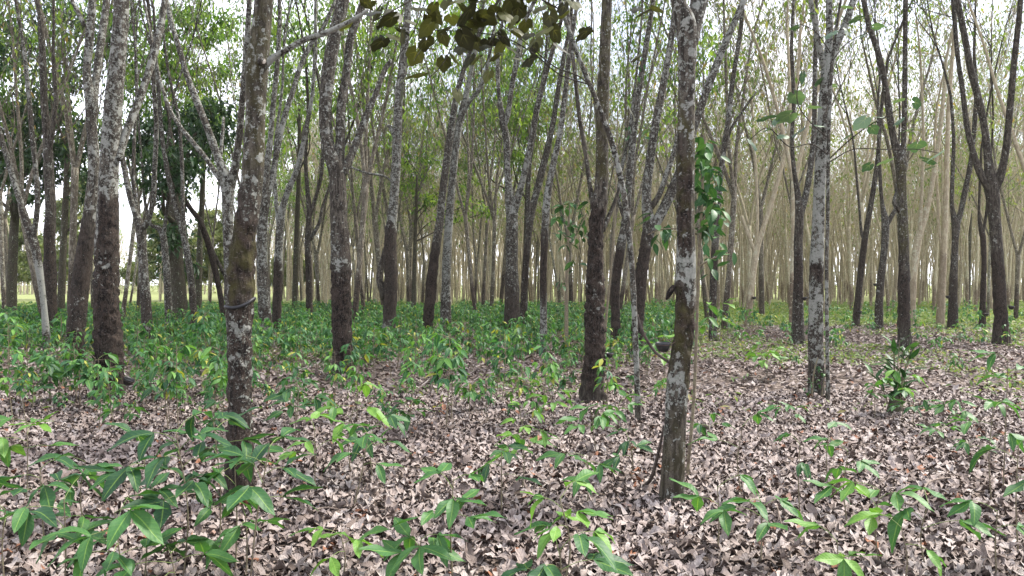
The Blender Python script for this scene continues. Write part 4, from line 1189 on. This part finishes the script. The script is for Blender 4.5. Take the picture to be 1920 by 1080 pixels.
# seedlings further in: one can still count them, then a mass
def seedling_mesh(n, rs, h, nl, L):
    """positions for one seedling: leaf spots"""
    pos, yaw, pit, sca = [], [], [], []
    for k in range(nl):
        a = rs.uniform(0, 6.28)
        t = rs.uniform(0.5, 1.0)
        el = rs.uniform(0, 0.7)
        e = np.array([math.cos(a) * math.cos(el) * L * 0.8, math.sin(a) * math.cos(el) * L * 0.8, h * t + math.sin(el) * L * 0.8])
        for da in (-0.95, 0, 0.95):
            pos.append(e); yaw.append(a + da + rs.normal(0, .15)); pit.append(rs.normal(0.4, 0.3)); sca.append(L * rs.uniform(0.75, 1.2))
    return np.array(pos), np.array(yaw), np.array(pit), np.array(sca)

MIDK = []
for i in range(10):
    rs = np.random.default_rng(300 + i)
    h = rs.uniform(0.40, 1.1)
    nl = int(rs.integers(9, 16))
    pos, yaw, pit, sca = seedling_mesh(0, rs, h, nl, rs.uniform(0.095, 0.135))
    root = link('rubber_seedling', None)
    q = spline([np.array([0, 0, -0.03, 0.007]), np.array([rs.normal(0, .03), rs.normal(0, .03), h * 0.5, 0.005]), np.array([0, 0, h, 0.003])], 0.15)
    V, F, *_ = tube(q, 5)
    parts = [(V, F, 0, None)]
    for j in range(0, len(pos), 3):
        e = pos[j]
        V, F, *_ = tube(np.array([[0, 0, min(h, e[2]) * 0.97, 0.003], [e[0], e[1], e[2], 0.002]]), 3)
        parts.append((V, F, 0, None))
    st = mk('stem', parts, [STEM], root)
    fo = mk('foliage', scatter(LEAF_MID, pos, rotm(yaw, pit, rs.normal(0, .3, len(pos))), sca, rs.random(len(pos)) * 0.5), [SEEDLING], root)
    tag(fo, kind='stuff')
    MIDK.append([root, st, fo, False])

def green_density(px, d):
    """how thick seedlings stand, by where they are in the plantation"""
    x = (px - CX) / FPX * d
    c = 0.0
    if px < 1010: c = 0.50 + 0.50 * float(smooth(9.0, 11.5, d))
    elif px < 1300: c = (0.35 + 0.5 * float(smooth(9, 13, d))) * (1 - (px - 1010) / 700)
    else: c = 0.05 * float(smooth(9, 14, d))
    c *= 0.24 + 1.3 * float(smooth(0.36, 0.62, vnoise(np.array([x * 0.5, d * 0.4, 3.0]))))
    return c
pts = []
tries = 0
while len(pts) < 3900 and tries < 140000:
    tries += 1
    d = math.sqrt(random.uniform(8.0 ** 2, 38.0 ** 2))
    px = random.uniform(-60, 1980)
    if random.random() > green_density(px, d): continue
    x = (px - CX) / FPX * d
    if any(abs(x - a) < 0.25 and abs(d - b) < 0.25 for a, b in taken): continue
    pts.append((d, x, px))
pts.sort()
MZ = [(320, 'leafy green rubber seedling in the thick patch round the stout grey trunk', 'seedlings round the stout trunk'),
      (560, 'leafy green rubber seedling behind the strapped trunk towards the clearing', 'seedlings behind the strapped trunk'),
      (880, 'leafy green rubber seedling in the thick patch round the three-limbed trunk', 'seedlings round the three-limbed trunk'),
      (1200, 'leafy green rubber seedling in the thick patch round the flaky trunk', 'seedlings round the flaky trunk'),
      (9999, 'scattered rubber seedling on brown litter near the pale forked trunk', 'seedlings scattered near the pale trunk')]
NMID = 300 - len(NEAR)
MM = [(key, nm) for key, nm in LANDMARKS] + [('brownlean', 'the leaning brown trunk'), ('spiral', 'the waist-scarred trunk'), ('backpale', 'the pale crook-limbed trunk'), ('besidestrap', 'the pale pinkish trunk'), ('thinmid', 'the thin speckled-foot trunk'), ('darkfork', 'the dark-footed forked trunk'), ('pairdark', 'the dark trunk behind the pale one'), ('rightcup', 'the red-brown three-limbed trunk'), ('ypair', 'the pale Y-forked trunk'), ('lean_a', 'the dark-footed leaning trunk'), ('twinfork', 'the twin-forked trunk')]
mb = {}
for k, (d, x, px) in enumerate(pts[:NMID]):
    dist, key, nm = min((math.hypot(x - TREES[a][1][0], d - TREES[a][1][1]), a, b) for a, b in MM)
    mb.setdefault(nm, []).append((dist, k))
mlab = {}
for nm, lst in mb.items():
    for r, (dist, k) in enumerate(sorted(lst)):
        if r < 22: mlab[k] = 'leafy rubber seedling farther in, %s to %s' % (ORD[r], nm)
for ki, (d, x, px) in enumerate(pts[:NMID]):
    kd = MIDK[random.randrange(len(MIDK))]
    z = next(z for z in MZ if px < z[0])
    if not kd[3]:
        kd[3] = True
        r = kd[0]
    else:
        r = kd[0].copy(); COL.objects.link(r)
        for ch in kd[1:3]:
            c = ch.copy(); COL.objects.link(c); c.parent = r
    r.location = (x, d, float(gz(x, d)))
    s = random.choice((random.uniform(0.4, 0.75), random.uniform(0.7, 1.25))) * (0.6 if px > 1250 else 1)
    r.scale = (s, s, s)
    r.rotation_euler = (random.gauss(0, .06), random.gauss(0, .06), random.uniform(0, 6.28))
    tag(r, mlab.get(ki, z[1]), 'seedling', z[2])
rest = pts[NMID:]
P_, Y_, I_, S_, stems = [], [], [], [], []
rs = np.random.default_rng(77)
for (d, x, px) in rest:
    b = np.array([x, d, float(gz(x, d))])
    h = rs.uniform(0.3, 0.85)
    pos, yaw, pit, sca = seedling_mesh(0, rs, h, int(rs.integers(7, 12)), rs.uniform(0.11, 0.155))
    P_.append(pos + b); Y_.append(yaw); I_.append(pit); S_.append(sca)
    V, F, *_ = tube(np.array([np.append(b, 0.007), np.append(b + [0, 0, h], 0.004)]), 3)
    stems.append((V, F, 1, None))
P_, Y_, I_, S_ = np.concatenate(P_), np.concatenate(Y_), np.concatenate(I_), np.concatenate(S_)
ug = mk('undergrowth', scatter(SMALL, P_, rotm(Y_, I_, rs.normal(0, .3, len(P_))), S_, rs.random(len(P_)) * 0.95) + stems, [SEEDLING, STEM])
tag(ug, 'dense green seedlings carpeting the shaded rows farther back', 'undergrowth', kind='stuff')

# low weeds and grass, thicker in the rows farther back
def weeds():
    rs = np.random.default_rng(9)
    n = 210000
    y = np.sqrt(rs.uniform(9 ** 2, 62 ** 2, n))
    x = rs.uniform(-0.74, 0.74, n) * y
    pn = fbm(np.stack([x * 0.35, y * 0.35, np.zeros(n)], -1), 3)
    px = CX + x / y * FPX
    dens = smooth(7.5, 13, y) * smooth(0.38, 0.62, pn + 0.12 * smooth(22, 40, y)) * np.where(px > 1250, 1.3, 0.75)
    k = rs.random(n) < dens
    x, y = x[k], y[k]
    n = len(x)
    pos = np.stack([x, y, gz(x, y) + rs.uniform(0.0, 0.10, n)], -1)
    M = rotm(rs.uniform(0, 6.28, n), -np.abs(rs.normal(0.55, 0.4, n)), rs.normal(0, .4, n))
    o = mk('grass', scatter(DIAMOND, pos, M, rs.uniform(0.07, 0.17, n) * (0.75 + 0.5 * smooth(15, 40, y)), rs.random(n)), [WEED])
    tag(o, 'low pale green weeds and grass among the dead leaves', 'grass', kind='stuff')
weeds()

# ------------------------------------------------------------------ slender saplings with broad lobed leaves
def lobed_leaf(n=3, seed=0):
    """a broad three-lobed blade, about 1 long from the stalk, sagging at the rim"""
    rs = np.random.default_rng(seed)
    m = 28
    th = np.linspace(-PI * 0.93, PI * 0.93, m)
    rad = 0.42 + 0.24 * np.exp(-(th / 0.42) ** 2) + 0.07 * np.exp(-((np.abs(th) - 1.0) / 0.35) ** 2) + rs.normal(0, 0.015, m)
    rings = [0.0, 0.35, 0.7, 1.0]
    V, C = [np.array([0.0, 0, 0])], [np.array([0.0, 0, 0])]
    for rr in rings[1:]:
        for a, rd in zip(th, rad):
            px, py = rd * rr * math.cos(a), rd * rr * math.sin(a)
            dv = min(abs(a), abs(abs(a) - 1.05)) * rr
            V.append(np.array([px + 0.1 * rr, py, -0.22 * (px * px + py * py) * 1.6 + 0.05 * dv]))
            C.append(np.array([min(1, dv * 1.6), rr, 0]))
    F = []
    for i in range(m - 1):
        F.append([0, 1 + i, 2 + i])
    T = np.array(F)
    Q = []
    for r in range(2):
        for i in range(m - 1):
            a = 1 + r * m + i
            Q.append([a, a + m, a + m + 1, a + 1])
    return np.array(V), T, np.array(Q), np.array(C)

def lobed_meshes(mat):
    res = []
    for s in range(4):
        V, T, Q, C = lobed_leaf(seed=s)
        C[:, 2] = 0.1 + 0.22 * s
        o = mk('leaf', [(V, Q, 0, C), (V, T, 0, C)], [mat])
        res.append(o.data)
        bpy.data.objects.remove(o)
    return res
LOBED = {'brown': lobed_meshes(BROADLEAF), 'blue': lobed_meshes(BLUELEAF)}

def broad_sapling(key, label, d, stem, twigs_, leaves, kind, bark, size):
    bx = (stem[0][0] - CX) / FPX * d
    base = np.array([bx, d, float(gz(bx, d))])
    root = thing('broadleaf_sapling', label, 'sapling', base)
    rs = random.Random(key)
    def path(pp, dd=0.0):
        out_ = []
        for i, (px, py, wd) in enumerate(pp):
            out_.append(np.append(P(px, py, d + dd * i) - base, wd / 2 / FPX * d))
        return out_
    pts = path(stem)
    pts[0][2] = -0.05
    q = spline(pts, 0.06)
    V, F, C = trunk_mesh(key, q, 12, root, bark, (), (0.62, ()), (0.0, ()), 0.7, phase=3)
    mk('trunk', [(V, F, 0, C)], [bark], root)
    for tw in twigs_:
        tq = spline([p_ * np.array([1, 1, 1, 0.7]) for p_ in path(tw, rs.uniform(-0.12, 0.12))], 0.06)
        V, F, *_ = tube(tq, 6)
        mk('branch', [(V, F, 0, np.tile([0.2, 0, 0.3], (len(V), 1)))], [bark], root)
    for (px, py, sz, yaw, pit) in leaves:
        dd = d + rs.uniform(-0.5, 0.5)
        o = link('leaf', LOBED[kind][rs.randrange(4)], root, P(px, py, dd) - base)
        o.rotation_euler = (rs.gauss(0, 0.4), pit, yaw)
        s = size * sz
        o.scale = (s, s, s)
    return root

rs = random.Random(21)
top_leaves = []
for (cx_, cy_, wx, wy, n) in [(770, 25, 80, 30, 11), (860, 40, 80, 45, 14), (960, 30, 80, 45, 14), (1060, 40, 45, 40, 9), (800, 115, 110, 45, 12), (920, 110, 80, 45, 9), (720, 40, 30, 30, 5), (1010, 90, 70, 30, 5), (1210, 12, 25, 10, 3), (850, 60, 220, 75, 26), (850, -30, 160, 25, 12), (1010, -25, 90, 25, 10), (1190, 105, 10, 6, 2), (1180, 205, 8, 6, 1)]:
    for _ in range(n):
        top_leaves.append((rs.gauss(cx_, wx * 0.55), rs.gauss(cy_, wy * 0.55), rs.uniform(0.7, 1.15), rs.uniform(0, 6.28), rs.gauss(0.6, 0.4)))
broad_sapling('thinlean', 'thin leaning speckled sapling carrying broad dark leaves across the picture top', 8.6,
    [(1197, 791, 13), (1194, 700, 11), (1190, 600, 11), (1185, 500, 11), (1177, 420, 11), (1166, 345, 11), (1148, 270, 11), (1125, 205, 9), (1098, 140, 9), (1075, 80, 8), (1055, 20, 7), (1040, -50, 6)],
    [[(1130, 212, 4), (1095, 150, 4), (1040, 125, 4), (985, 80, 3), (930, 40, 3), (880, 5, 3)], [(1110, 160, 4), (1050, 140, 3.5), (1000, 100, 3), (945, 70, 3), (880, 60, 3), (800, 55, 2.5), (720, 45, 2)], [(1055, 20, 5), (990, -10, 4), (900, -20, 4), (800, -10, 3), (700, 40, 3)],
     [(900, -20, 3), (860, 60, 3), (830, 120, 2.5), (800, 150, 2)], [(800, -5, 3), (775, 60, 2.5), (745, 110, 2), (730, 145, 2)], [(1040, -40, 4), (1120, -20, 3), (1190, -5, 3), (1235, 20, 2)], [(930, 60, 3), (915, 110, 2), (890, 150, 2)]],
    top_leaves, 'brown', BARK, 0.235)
for _ in range(130):
    py_ = 165 * rs.random() ** 1.5 - 8
    top_leaves.append((rs.uniform(690, 1115 - py_ * 1.1), py_, rs.uniform(0.7, 1.2), rs.uniform(0, 6.28), rs.gauss(0.6, 0.4)))
rs = random.Random(22)
mid_leaves = []
for (px, py, sz) in [(1505, 140, 0.7), (1490, 178, 1.2), (1540, 150, 0.7), (1480, 215, 1.25), (1520, 200, 0.8), (1430, 222, 1.1), (1445, 240, 0.8), (1500, 245, 1.0), (1410, 268, 0.9), (1470, 255, 0.8), (1530, 235, 0.8), (1455, 225, 0.6), (1580, 12, 1.2), (1610, 35, 1.1), (1640, 50, 0.8), (1590, 60, 0.8), (1620, 65, 0.6), (1560, 62, 0.9), (1495, 50, 0.6), (1520, 25, 0.6), (1565, 160, 0.6), (1620, 225, 1.0), (1635, 240, 0.8), (1665, 300, 1.0), (1690, 225, 0.8), (1715, 192, 0.9), (1720, 270, 1.2), (1735, 300, 1.1), (1760, 288, 1.0), (1745, 315, 0.7), (1700, 245, 0.6), (1590, 255, 0.7), (1680, 190, 0.8), (1655, 220, 0.7), (1630, 310, 0.7)]:
    mid_leaves.append((px, py, sz * rs.uniform(0.9, 1.1), rs.uniform(0, 6.28), rs.gauss(0.3, 0.3)))
broad_sapling('polelike', 'pole-thin sapling with wide blue-green leaves beside the pale mottled trunk', 10.2,
    [(1553, 751, 8), (1551, 640, 7), (1550, 500, 7), (1552, 400, 6.5), (1553, 300, 6.5), (1556, 200, 6), (1560, 120, 6), (1570, 40, 5), (1580, -20, 4)],
    [[(1553, 300, 4), (1590, 265, 3.5), (1630, 235, 3), (1660, 220, 3), (1690, 200, 2)], [(1553, 305, 3.5), (1600, 280, 3), (1660, 280, 3), (1720, 280, 2.5), (1765, 288, 2)], [(1553, 290, 3.5), (1520, 270, 3), (1480, 275, 3), (1440, 240, 2.5), (1405, 262, 2)], [(1554, 260, 3.5), (1520, 230, 3), (1495, 190, 3), (1500, 140, 2)], [(1556, 120, 3), (1590, 80, 2.5), (1640, 55, 2)], [(1558, 100, 3), (1530, 60, 2.5), (1500, 45, 2)]],
    mid_leaves, 'blue', BARK, 0.235)

# ------------------------------------------------------------------ glossy-leaved climbers and shrubs
GL = []
for i, dr in enumerate((0.15, 0.35, 0.55)):
    V, F, C = leaf_grid(1.0, 0.46, 6, 1, 0.25, dr, 0.1, 0.9, 400 + i)
    C[:, 2] = 0.1 + 0.3 * i
    o = mk('leaf', [(V, F, 0, C)], [GLOSSY])
    GL.append(o.data)
    bpy.data.objects.remove(o)
def leafy_stem(name, label, cat, d, stems_, clumps, L, seed, dspread=0.25):
    bx = (stems_[0][0][0] - CX) / FPX * d
    base = np.array([bx, d, float(gz(bx, d))])
    root = thing(name, label, cat, base)
    r = random.Random(seed)
    for j, s in enumerate(stems_):
        pp = [np.append(P(px, py, d) - base, wd / 2 / FPX * d) for (px, py, wd) in s]
        if j == 0: pp[0][2] = -0.05
        V, F, *_ = tube(spline(pp, 0.06), 7)
        mk('stem', [(V, F, 0, None)], [STEM], root)
    for (px, py, wx, wy, n) in clumps:
        for _ in range(n):
            o = link('leaf', GL[r.randrange(3)], root, P(r.gauss(px, wx * 0.5), r.gauss(py, wy * 0.5), d + r.gauss(0, dspread)) - base)
            o.rotation_euler = (r.gauss(0, .4), r.gauss(0.4, 0.4), r.uniform(0, 6.28))
            s = L * r.uniform(0.7, 1.2)
            o.scale = (s, s, s)
    return root
leafy_stem('climbing_vine', 'glossy dark green climber hugging the back of the mottled cup trunk', 'vine', 5.95,
    [[(1286, 900, 7), (1300, 760, 6), (1306, 620, 6), (1310, 500, 5), (1316, 380, 5), (1322, 250, 3)], [(1308, 440, 4), (1280, 430, 3), (1240, 430, 2.5), (1215, 440, 2)], [(1310, 500, 4), (1335, 485, 3), (1370, 475, 2)], [(1313, 420, 4), (1340, 380, 3), (1362, 410, 2)]],
    [(1322, 270, 12, 20, 12), (1328, 320, 18, 30, 22), (1332, 375, 22, 30, 26), (1330, 430, 25, 25, 18), (1350, 410, 12, 25, 7), (1368, 478, 10, 8, 3), (1335, 490, 14, 14, 6), (1255, 435, 16, 16, 10), (1230, 445, 14, 18, 6), (1215, 405, 8, 20, 3), (1330, 510, 12, 12, 4), (1326, 345, 24, 55, 45), (1328, 410, 28, 45, 30), (1324, 285, 16, 30, 16)], 0.115, 5)
leafy_stem('leafy_sapling', 'slim dark-leaved sapling standing before the bright centre avenue', 'sapling', 15.0,
    [[(1062, 681, 9), (1062, 560, 7), (1064, 480, 6), (1067, 400, 4), (1070, 375, 3)], [(1064, 470, 3.5), (1085, 430, 3), (1100, 400, 2)], [(1065, 450, 3), (1050, 430, 2.5), (1040, 410, 2)]],
    [(1065, 388, 22, 14, 22), (1050, 410, 12, 12, 12), (1075, 420, 22, 14, 16), (1055, 440, 18, 10, 10), (1070, 455, 20, 12, 10), (1095, 395, 14, 16, 10), (1068, 490, 14, 10, 8), (1085, 440, 16, 12, 8), (1050, 530, 8, 6, 4)], 0.19, 6, 0.3)
leafy_stem('leafy_sapling', 'dark-leaved sprig growing out beside the dark-footed forked trunk', 'sapling', 15.2,
    [[(1128, 679, 6), (1140, 560, 5), (1150, 450, 4), (1155, 350, 3), (1158, 200, 2)]], [(1180, 260, 14, 30, 7), (1165, 355, 12, 14, 8), (1120, 360, 10, 20, 5), (1215, 250, 12, 20, 6), (1200, 130, 14, 14, 5)], 0.15, 8, 0.3)
leafy_stem('creeper', 'small ivy-like creeper clinging to the foot of the pale mottled trunk', 'vine', 10.45,
    [[(1522, 748, 4), (1524, 715, 3.5), (1528, 690, 3), (1534, 670, 2)], [(1540, 748, 3), (1545, 715, 2), (1548, 695, 2)]],
    [(1525, 715, 12, 12, 14), (1530, 690, 12, 10, 10), (1545, 700, 8, 12, 8), (1515, 735, 10, 8, 8), (1550, 735, 8, 8, 5)], 0.07, 9, 0.1)

# ------------------------------------------------------------------ narrow upright plant
BLADE = []
for i, dr in enumerate((0.1, 0.2, 0.35)):
    V, F, C = leaf_grid(1.0, 0.22, 6, 1, 0.3, dr, 0.1, 0.8, 420 + i)
    C[:, 2] = 0.05 + 0.25 * i
    o = mk('leaf', [(V, F, 0, C)], [GLOSSY])
    BLADE.append(o.data)
    bpy.data.objects.remove(o)
def blade_plant(d, px, py, label):
    bx = (px - CX) / FPX * d
    base = np.array([bx, d, float(gz(bx, d))])
    root = thing('leafy_sapling', label, 'sapling', base)
    r = random.Random(4)
    for k in range(9):
        a, lean, h = r.uniform(0, 6.28), r.uniform(0.03, 0.3), r.uniform(0.5, 0.98)
        tip = np.array([math.cos(a) * lean, math.sin(a) * lean * 0.7, h])
        q = spline([np.array([math.cos(a) * 0.03, math.sin(a) * 0.03, -0.03, 0.010]), np.append(tip * 0.5 + np.array([0, 0, 0.05]), 0.007), np.append(tip, 0.004)], 0.05)
        V, F, *_ = tube(q, 6)
        mk('stem', [(V, F, 0, None)], [STEM], root)
        for j in range(7):
            c = q[int((0.3 + 0.7 * j / 6) * (len(q) - 1))][:3]
            o = link('leaf', BLADE[r.randrange(3)], root, c)
            o.rotation_euler = (r.gauss(0, 0.3), r.gauss(-0.75, 0.3), a + r.gauss(0, 1.1) + (j % 2) * PI * 0.8)
            L = r.uniform(0.2, 0.32)
            o.scale = (L, L, L)
    st = spline([np.array([0, 0, -0.08, 0.10]), np.array([0, 0, 0.10, 0.09]), np.array([0, 0, 0.30, 0.03])], 0.03)
    V2, F2, C2 = trunk_mesh('stump', st, 14, root, DARKBARK, (), (0.1, ()), (0.2, ()), 2.0)
    mk('stump', [(V2, F2, 0, C2)], [DARKBARK], root)
blade_plant(9.2, 1678, 774, 'dark narrow upright leafy sapling on brown litter before the high-forked trunk')

# ------------------------------------------------------------------ tapping cups, strap, sticks
def latex_cup(px, py, d, r, label, side=1, tilt=0.0):
    p = P(px, py, d)
    root = thing('tapping_cup', label, 'cup', p, 0, 'black tapping cups hung on the trunks')
    prof = [(0.02, 0.0), (0.55, 0.0), (0.80, 0.35), (0.95, 0.8), (1.0, 1.05), (0.95, 1.06), (0.88, 0.8), (0.5, 0.25), (0.02, 0.2)]
    n = 20
    V = np.array([[a * r * math.cos(t), a * r * math.sin(t), (b - 0.5) * r * 1.15] for a, b in prof for t in np.linspace(0, 2 * PI, n, endpoint=False)])
    m = len(prof)
    F = np.array([[i * n + j, i * n + (j + 1) % n, (i + 1) * n + (j + 1) % n, (i + 1) * n + j] for i in range(m - 1) for j in range(n)])
    bowl = mk('bowl', [(V, F, 0)], [CUPBLACK], root)
    ring = [np.array([math.cos(t) * r * 1.04, math.sin(t) * r * 1.04, 0.32 * r, 0.0022]) for t in np.linspace(0, 2 * PI, 18)]
    ring += [np.array([r * 1.04 - side * 0.0, 0.0, 0.32 * r, 0.0022])]
    V, F, *_ = tube(np.array(ring), 5)
    parts = [(V, F, 0)]
    arm = np.array([[-side * r * 0.9, 0, 0.32 * r, 0.0025], [-side * r * 1.5, 0.02, 0.55 * r, 0.0025], [-side * r * 2.0, 0.05, 0.7 * r, 0.0025]])
    V, F, *_ = tube(arm, 5)
    parts.append((V, F, 0))
    mk('wire_holder', parts, [WIRE], root)
    root.rotation_euler = (0, tilt, 0)
latex_cup(1243, 651, 5.36, 0.056, 'black tapping cup wired to the mottled trunk in front', -1)
latex_cup(1143, 666, 9.95, 0.052, 'black tapping cup on the flaky red-brown trunk', 1)
latex_cup(240, 716, 10.2, 0.075, 'black tapping cup low on the stout grey trunk', 1, 0.5)
latex_cup(1896, 577, 19.4, 0.075, 'black tapping cup on the red-brown three-limbed trunk', 1, 0.2)
latex_cup(1777, 557, 25.4, 0.075, 'black tapping cup on the Y-forked trunk in bright rows', -1)
latex_cup(1641, 534, 24.9, 0.07, 'black tapping cup on the crook-armed trunk', -1)
latex_cup(1508, 560, 19.9, 0.07, 'black tapping cup beside the dark-footed trunk near the pale one', 1)
latex_cup(1414, 559, 26.8, 0.08, 'black tapping cup on the V-shaped slanting trunk', 1)
latex_cup(1612, 586, 26.8, 0.085, 'black tapping cup at the foot of the dark leaning pair', 1)
latex_cup(1850, 590, 25.8, 0.07, 'black tapping cup on the thin sooty forked trunk', 1)

root, base, d = TREES['strap']
zst = zpx(572, d) - base[2]
cxs = (450 - 447) / FPX * d
ring = np.array([[cxs + math.cos(t) * 0.103, math.sin(t) * 0.103, zst + 0.012 * math.sin(t * 2 + 1) + 0.02 * math.cos(t), 0.008] for t in np.linspace(0, 2 * PI, 40)])
V, F, *_ = tube(ring, 6)
V2 = V.copy()
V2[:, 2] = zst + (V[:, 2] - zst) * 1.6
mk('strap', [(V2, F, 0)], [STRAP], root)
# cut stub beside the knot
stub = spline([np.append(P(478, 118, d) - base, 0.03), np.append(P(488, 116, d - 0.06) - base, 0.026), np.append(P(494, 115, d - 0.115) - base, 0.024)], 0.01)
V, F, C = trunk_mesh('stub', stub, 16, root, BARK, (), (0.6, ()), (0, ()), 0.6)
mk('branch_stub', [(V, F, 0, C)], [BARK], root)
e = stub[-1][:3]
V, F, *_ = tube(np.array([[e[0], e[1] - 0.001, e[2], 0.018], [e[0] + 0.001, e[1] - 0.006, e[2], 0.001]]), 14)
mk('cut_face', [(V, F, 0)], [CUTWOOD], root)

root, base, d = TREES['cup']
fl = spline([np.append(P(1264, 536, d - 0.05) - base, 0.016), np.append(P(1256, 548, d - 0.06) - base, 0.022), np.append(P(1249, 562, d - 0.06) - base, 0.008)], 0.008)
V, F, C = trunk_mesh('flap', fl, 10, root, BARK, [(-9, 9, 1.0)], (0.0, ()), (0, ()), 1.0)
mk('bark_flap', [(V, F, 0, C)], [BARK], root)

def stick(label, pts_, mat, name='dead_branch', cat='branch', wob=0.012):
    r = np.random.default_rng(len(label))
    b = np.array(pts_[0][:3], float)
    q = spline([np.append(np.array(p[:3]) - b + r.normal(0, wob, 3) * (0 < i), p[3]) for i, p in enumerate(pts_)], 0.03)
    V, F, C = trunk_mesh('s', q, 9, None, BARK, (), (0.15, ()), (0, ()), 0.8, phase=len(label))
    o = mk(name, [(V, F, 0, C)], [mat], None, loc=tuple(b))
    tag(o, label, cat)
def onground(px, py, lift=0.04):
    d = CAMH * FPX / (py - HY)
    x = (px - CX) / FPX * d
    return [x, d, float(gz(x, d)) + lift]
def at(px, py, d, r): return list(P(px, py, d)) + [r]
stick('dark dead stick propped against the cup on the mottled trunk', [at(1196, 590, 5.6, 0.006), at(1208, 625, 5.55, 0.010), at(1222, 655, 5.5, 0.011), at(1240, 672, 5.45, 0.011), at(1258, 688, 5.42, 0.010)], BLACKSTICK)
stick('crooked dark stick leaning at the foot of the mottled trunk', [onground(1200, 918, 0.02) + [0.012], at(1220, 895, 5.6, 0.014), at(1235, 850, 5.55, 0.012), at(1245, 800, 5.5, 0.007)], BLACKSTICK)
stick('short grey stick lying beside the foot of the stout trunk', [onground(243, 735, 0.14) + [0.012], onground(275, 738, 0.06) + [0.011], onground(318, 758, 0.04) + [0.008]], STICK)
stick('pale bent twig lying on litter near the picture corner', [onground(1640, 905, 0.05) + [0.005], onground(1700, 960, 0.06) + [0.008], onground(1745, 925, 0.08) + [0.007], onground(1800, 903, 0.06) + [0.005]], STICK)
stick('thick dark fallen branch half buried in dead leaves', [onground(1575, 1005, 0.02) + [0.022], onground(1620, 1035, 0.03) + [0.026], onground(1680, 1065, 0.02) + [0.018]], BLACKSTICK)
stick('thin brown twig standing out of litter below the seedling pair', [onground(1490, 1060, 0.03) + [0.006], onground(1470, 1000, 0.05) + [0.006], onground(1455, 960, 0.1) + [0.004]], STICK)
stick('long thin fallen twig across the litter mid floor', [onground(880, 800, 0.04) + [0.006], onground(960, 812, 0.05) + [0.007], onground(1050, 800, 0.05) + [0.005], onground(1100, 806, 0.06) + [0.003]], STICK)
stick('short broken twig on litter below the strapped trunk', [onground(560, 975, 0.04) + [0.008], onground(610, 962, 0.05) + [0.007], onground(660, 968, 0.05) + [0.004]], STICK)

# ------------------------------------------------------------------ haze: the humid air between the rows
if HAZE > 0:
    m, t, o = new_mat('humid_air')
    pv = t.nodes.new('ShaderNodeVolumePrincipled')
    pv.inputs['Color'].default_value = (0.98, 0.96, 0.88, 1)
    pv.inputs['Density'].default_value = HAZE
    pv.inputs['Anisotropy'].default_value = 0.2
    t.links.new(pv.outputs['Volume'], o.inputs['Volume'])
    x0, x1, y0, y1, z0, z1 = -760, 760, -80, 1300, -1.5, 34.0
    v = np.array([[x, y, z] for z in (z0, z1) for y in (y0, y1) for x in (x0, x1)], float)
    f = np.array([[0, 2, 3, 1], [4, 5, 7, 6], [0, 1, 5, 4], [2, 6, 7, 3], [0, 4, 6, 2], [1, 3, 7, 5]])
    hz = mk('haze', [(v, f, 0)], [m], smooth_=False)
    tag(hz, 'thin pale humid haze between the far rows', 'haze', kind='stuff')
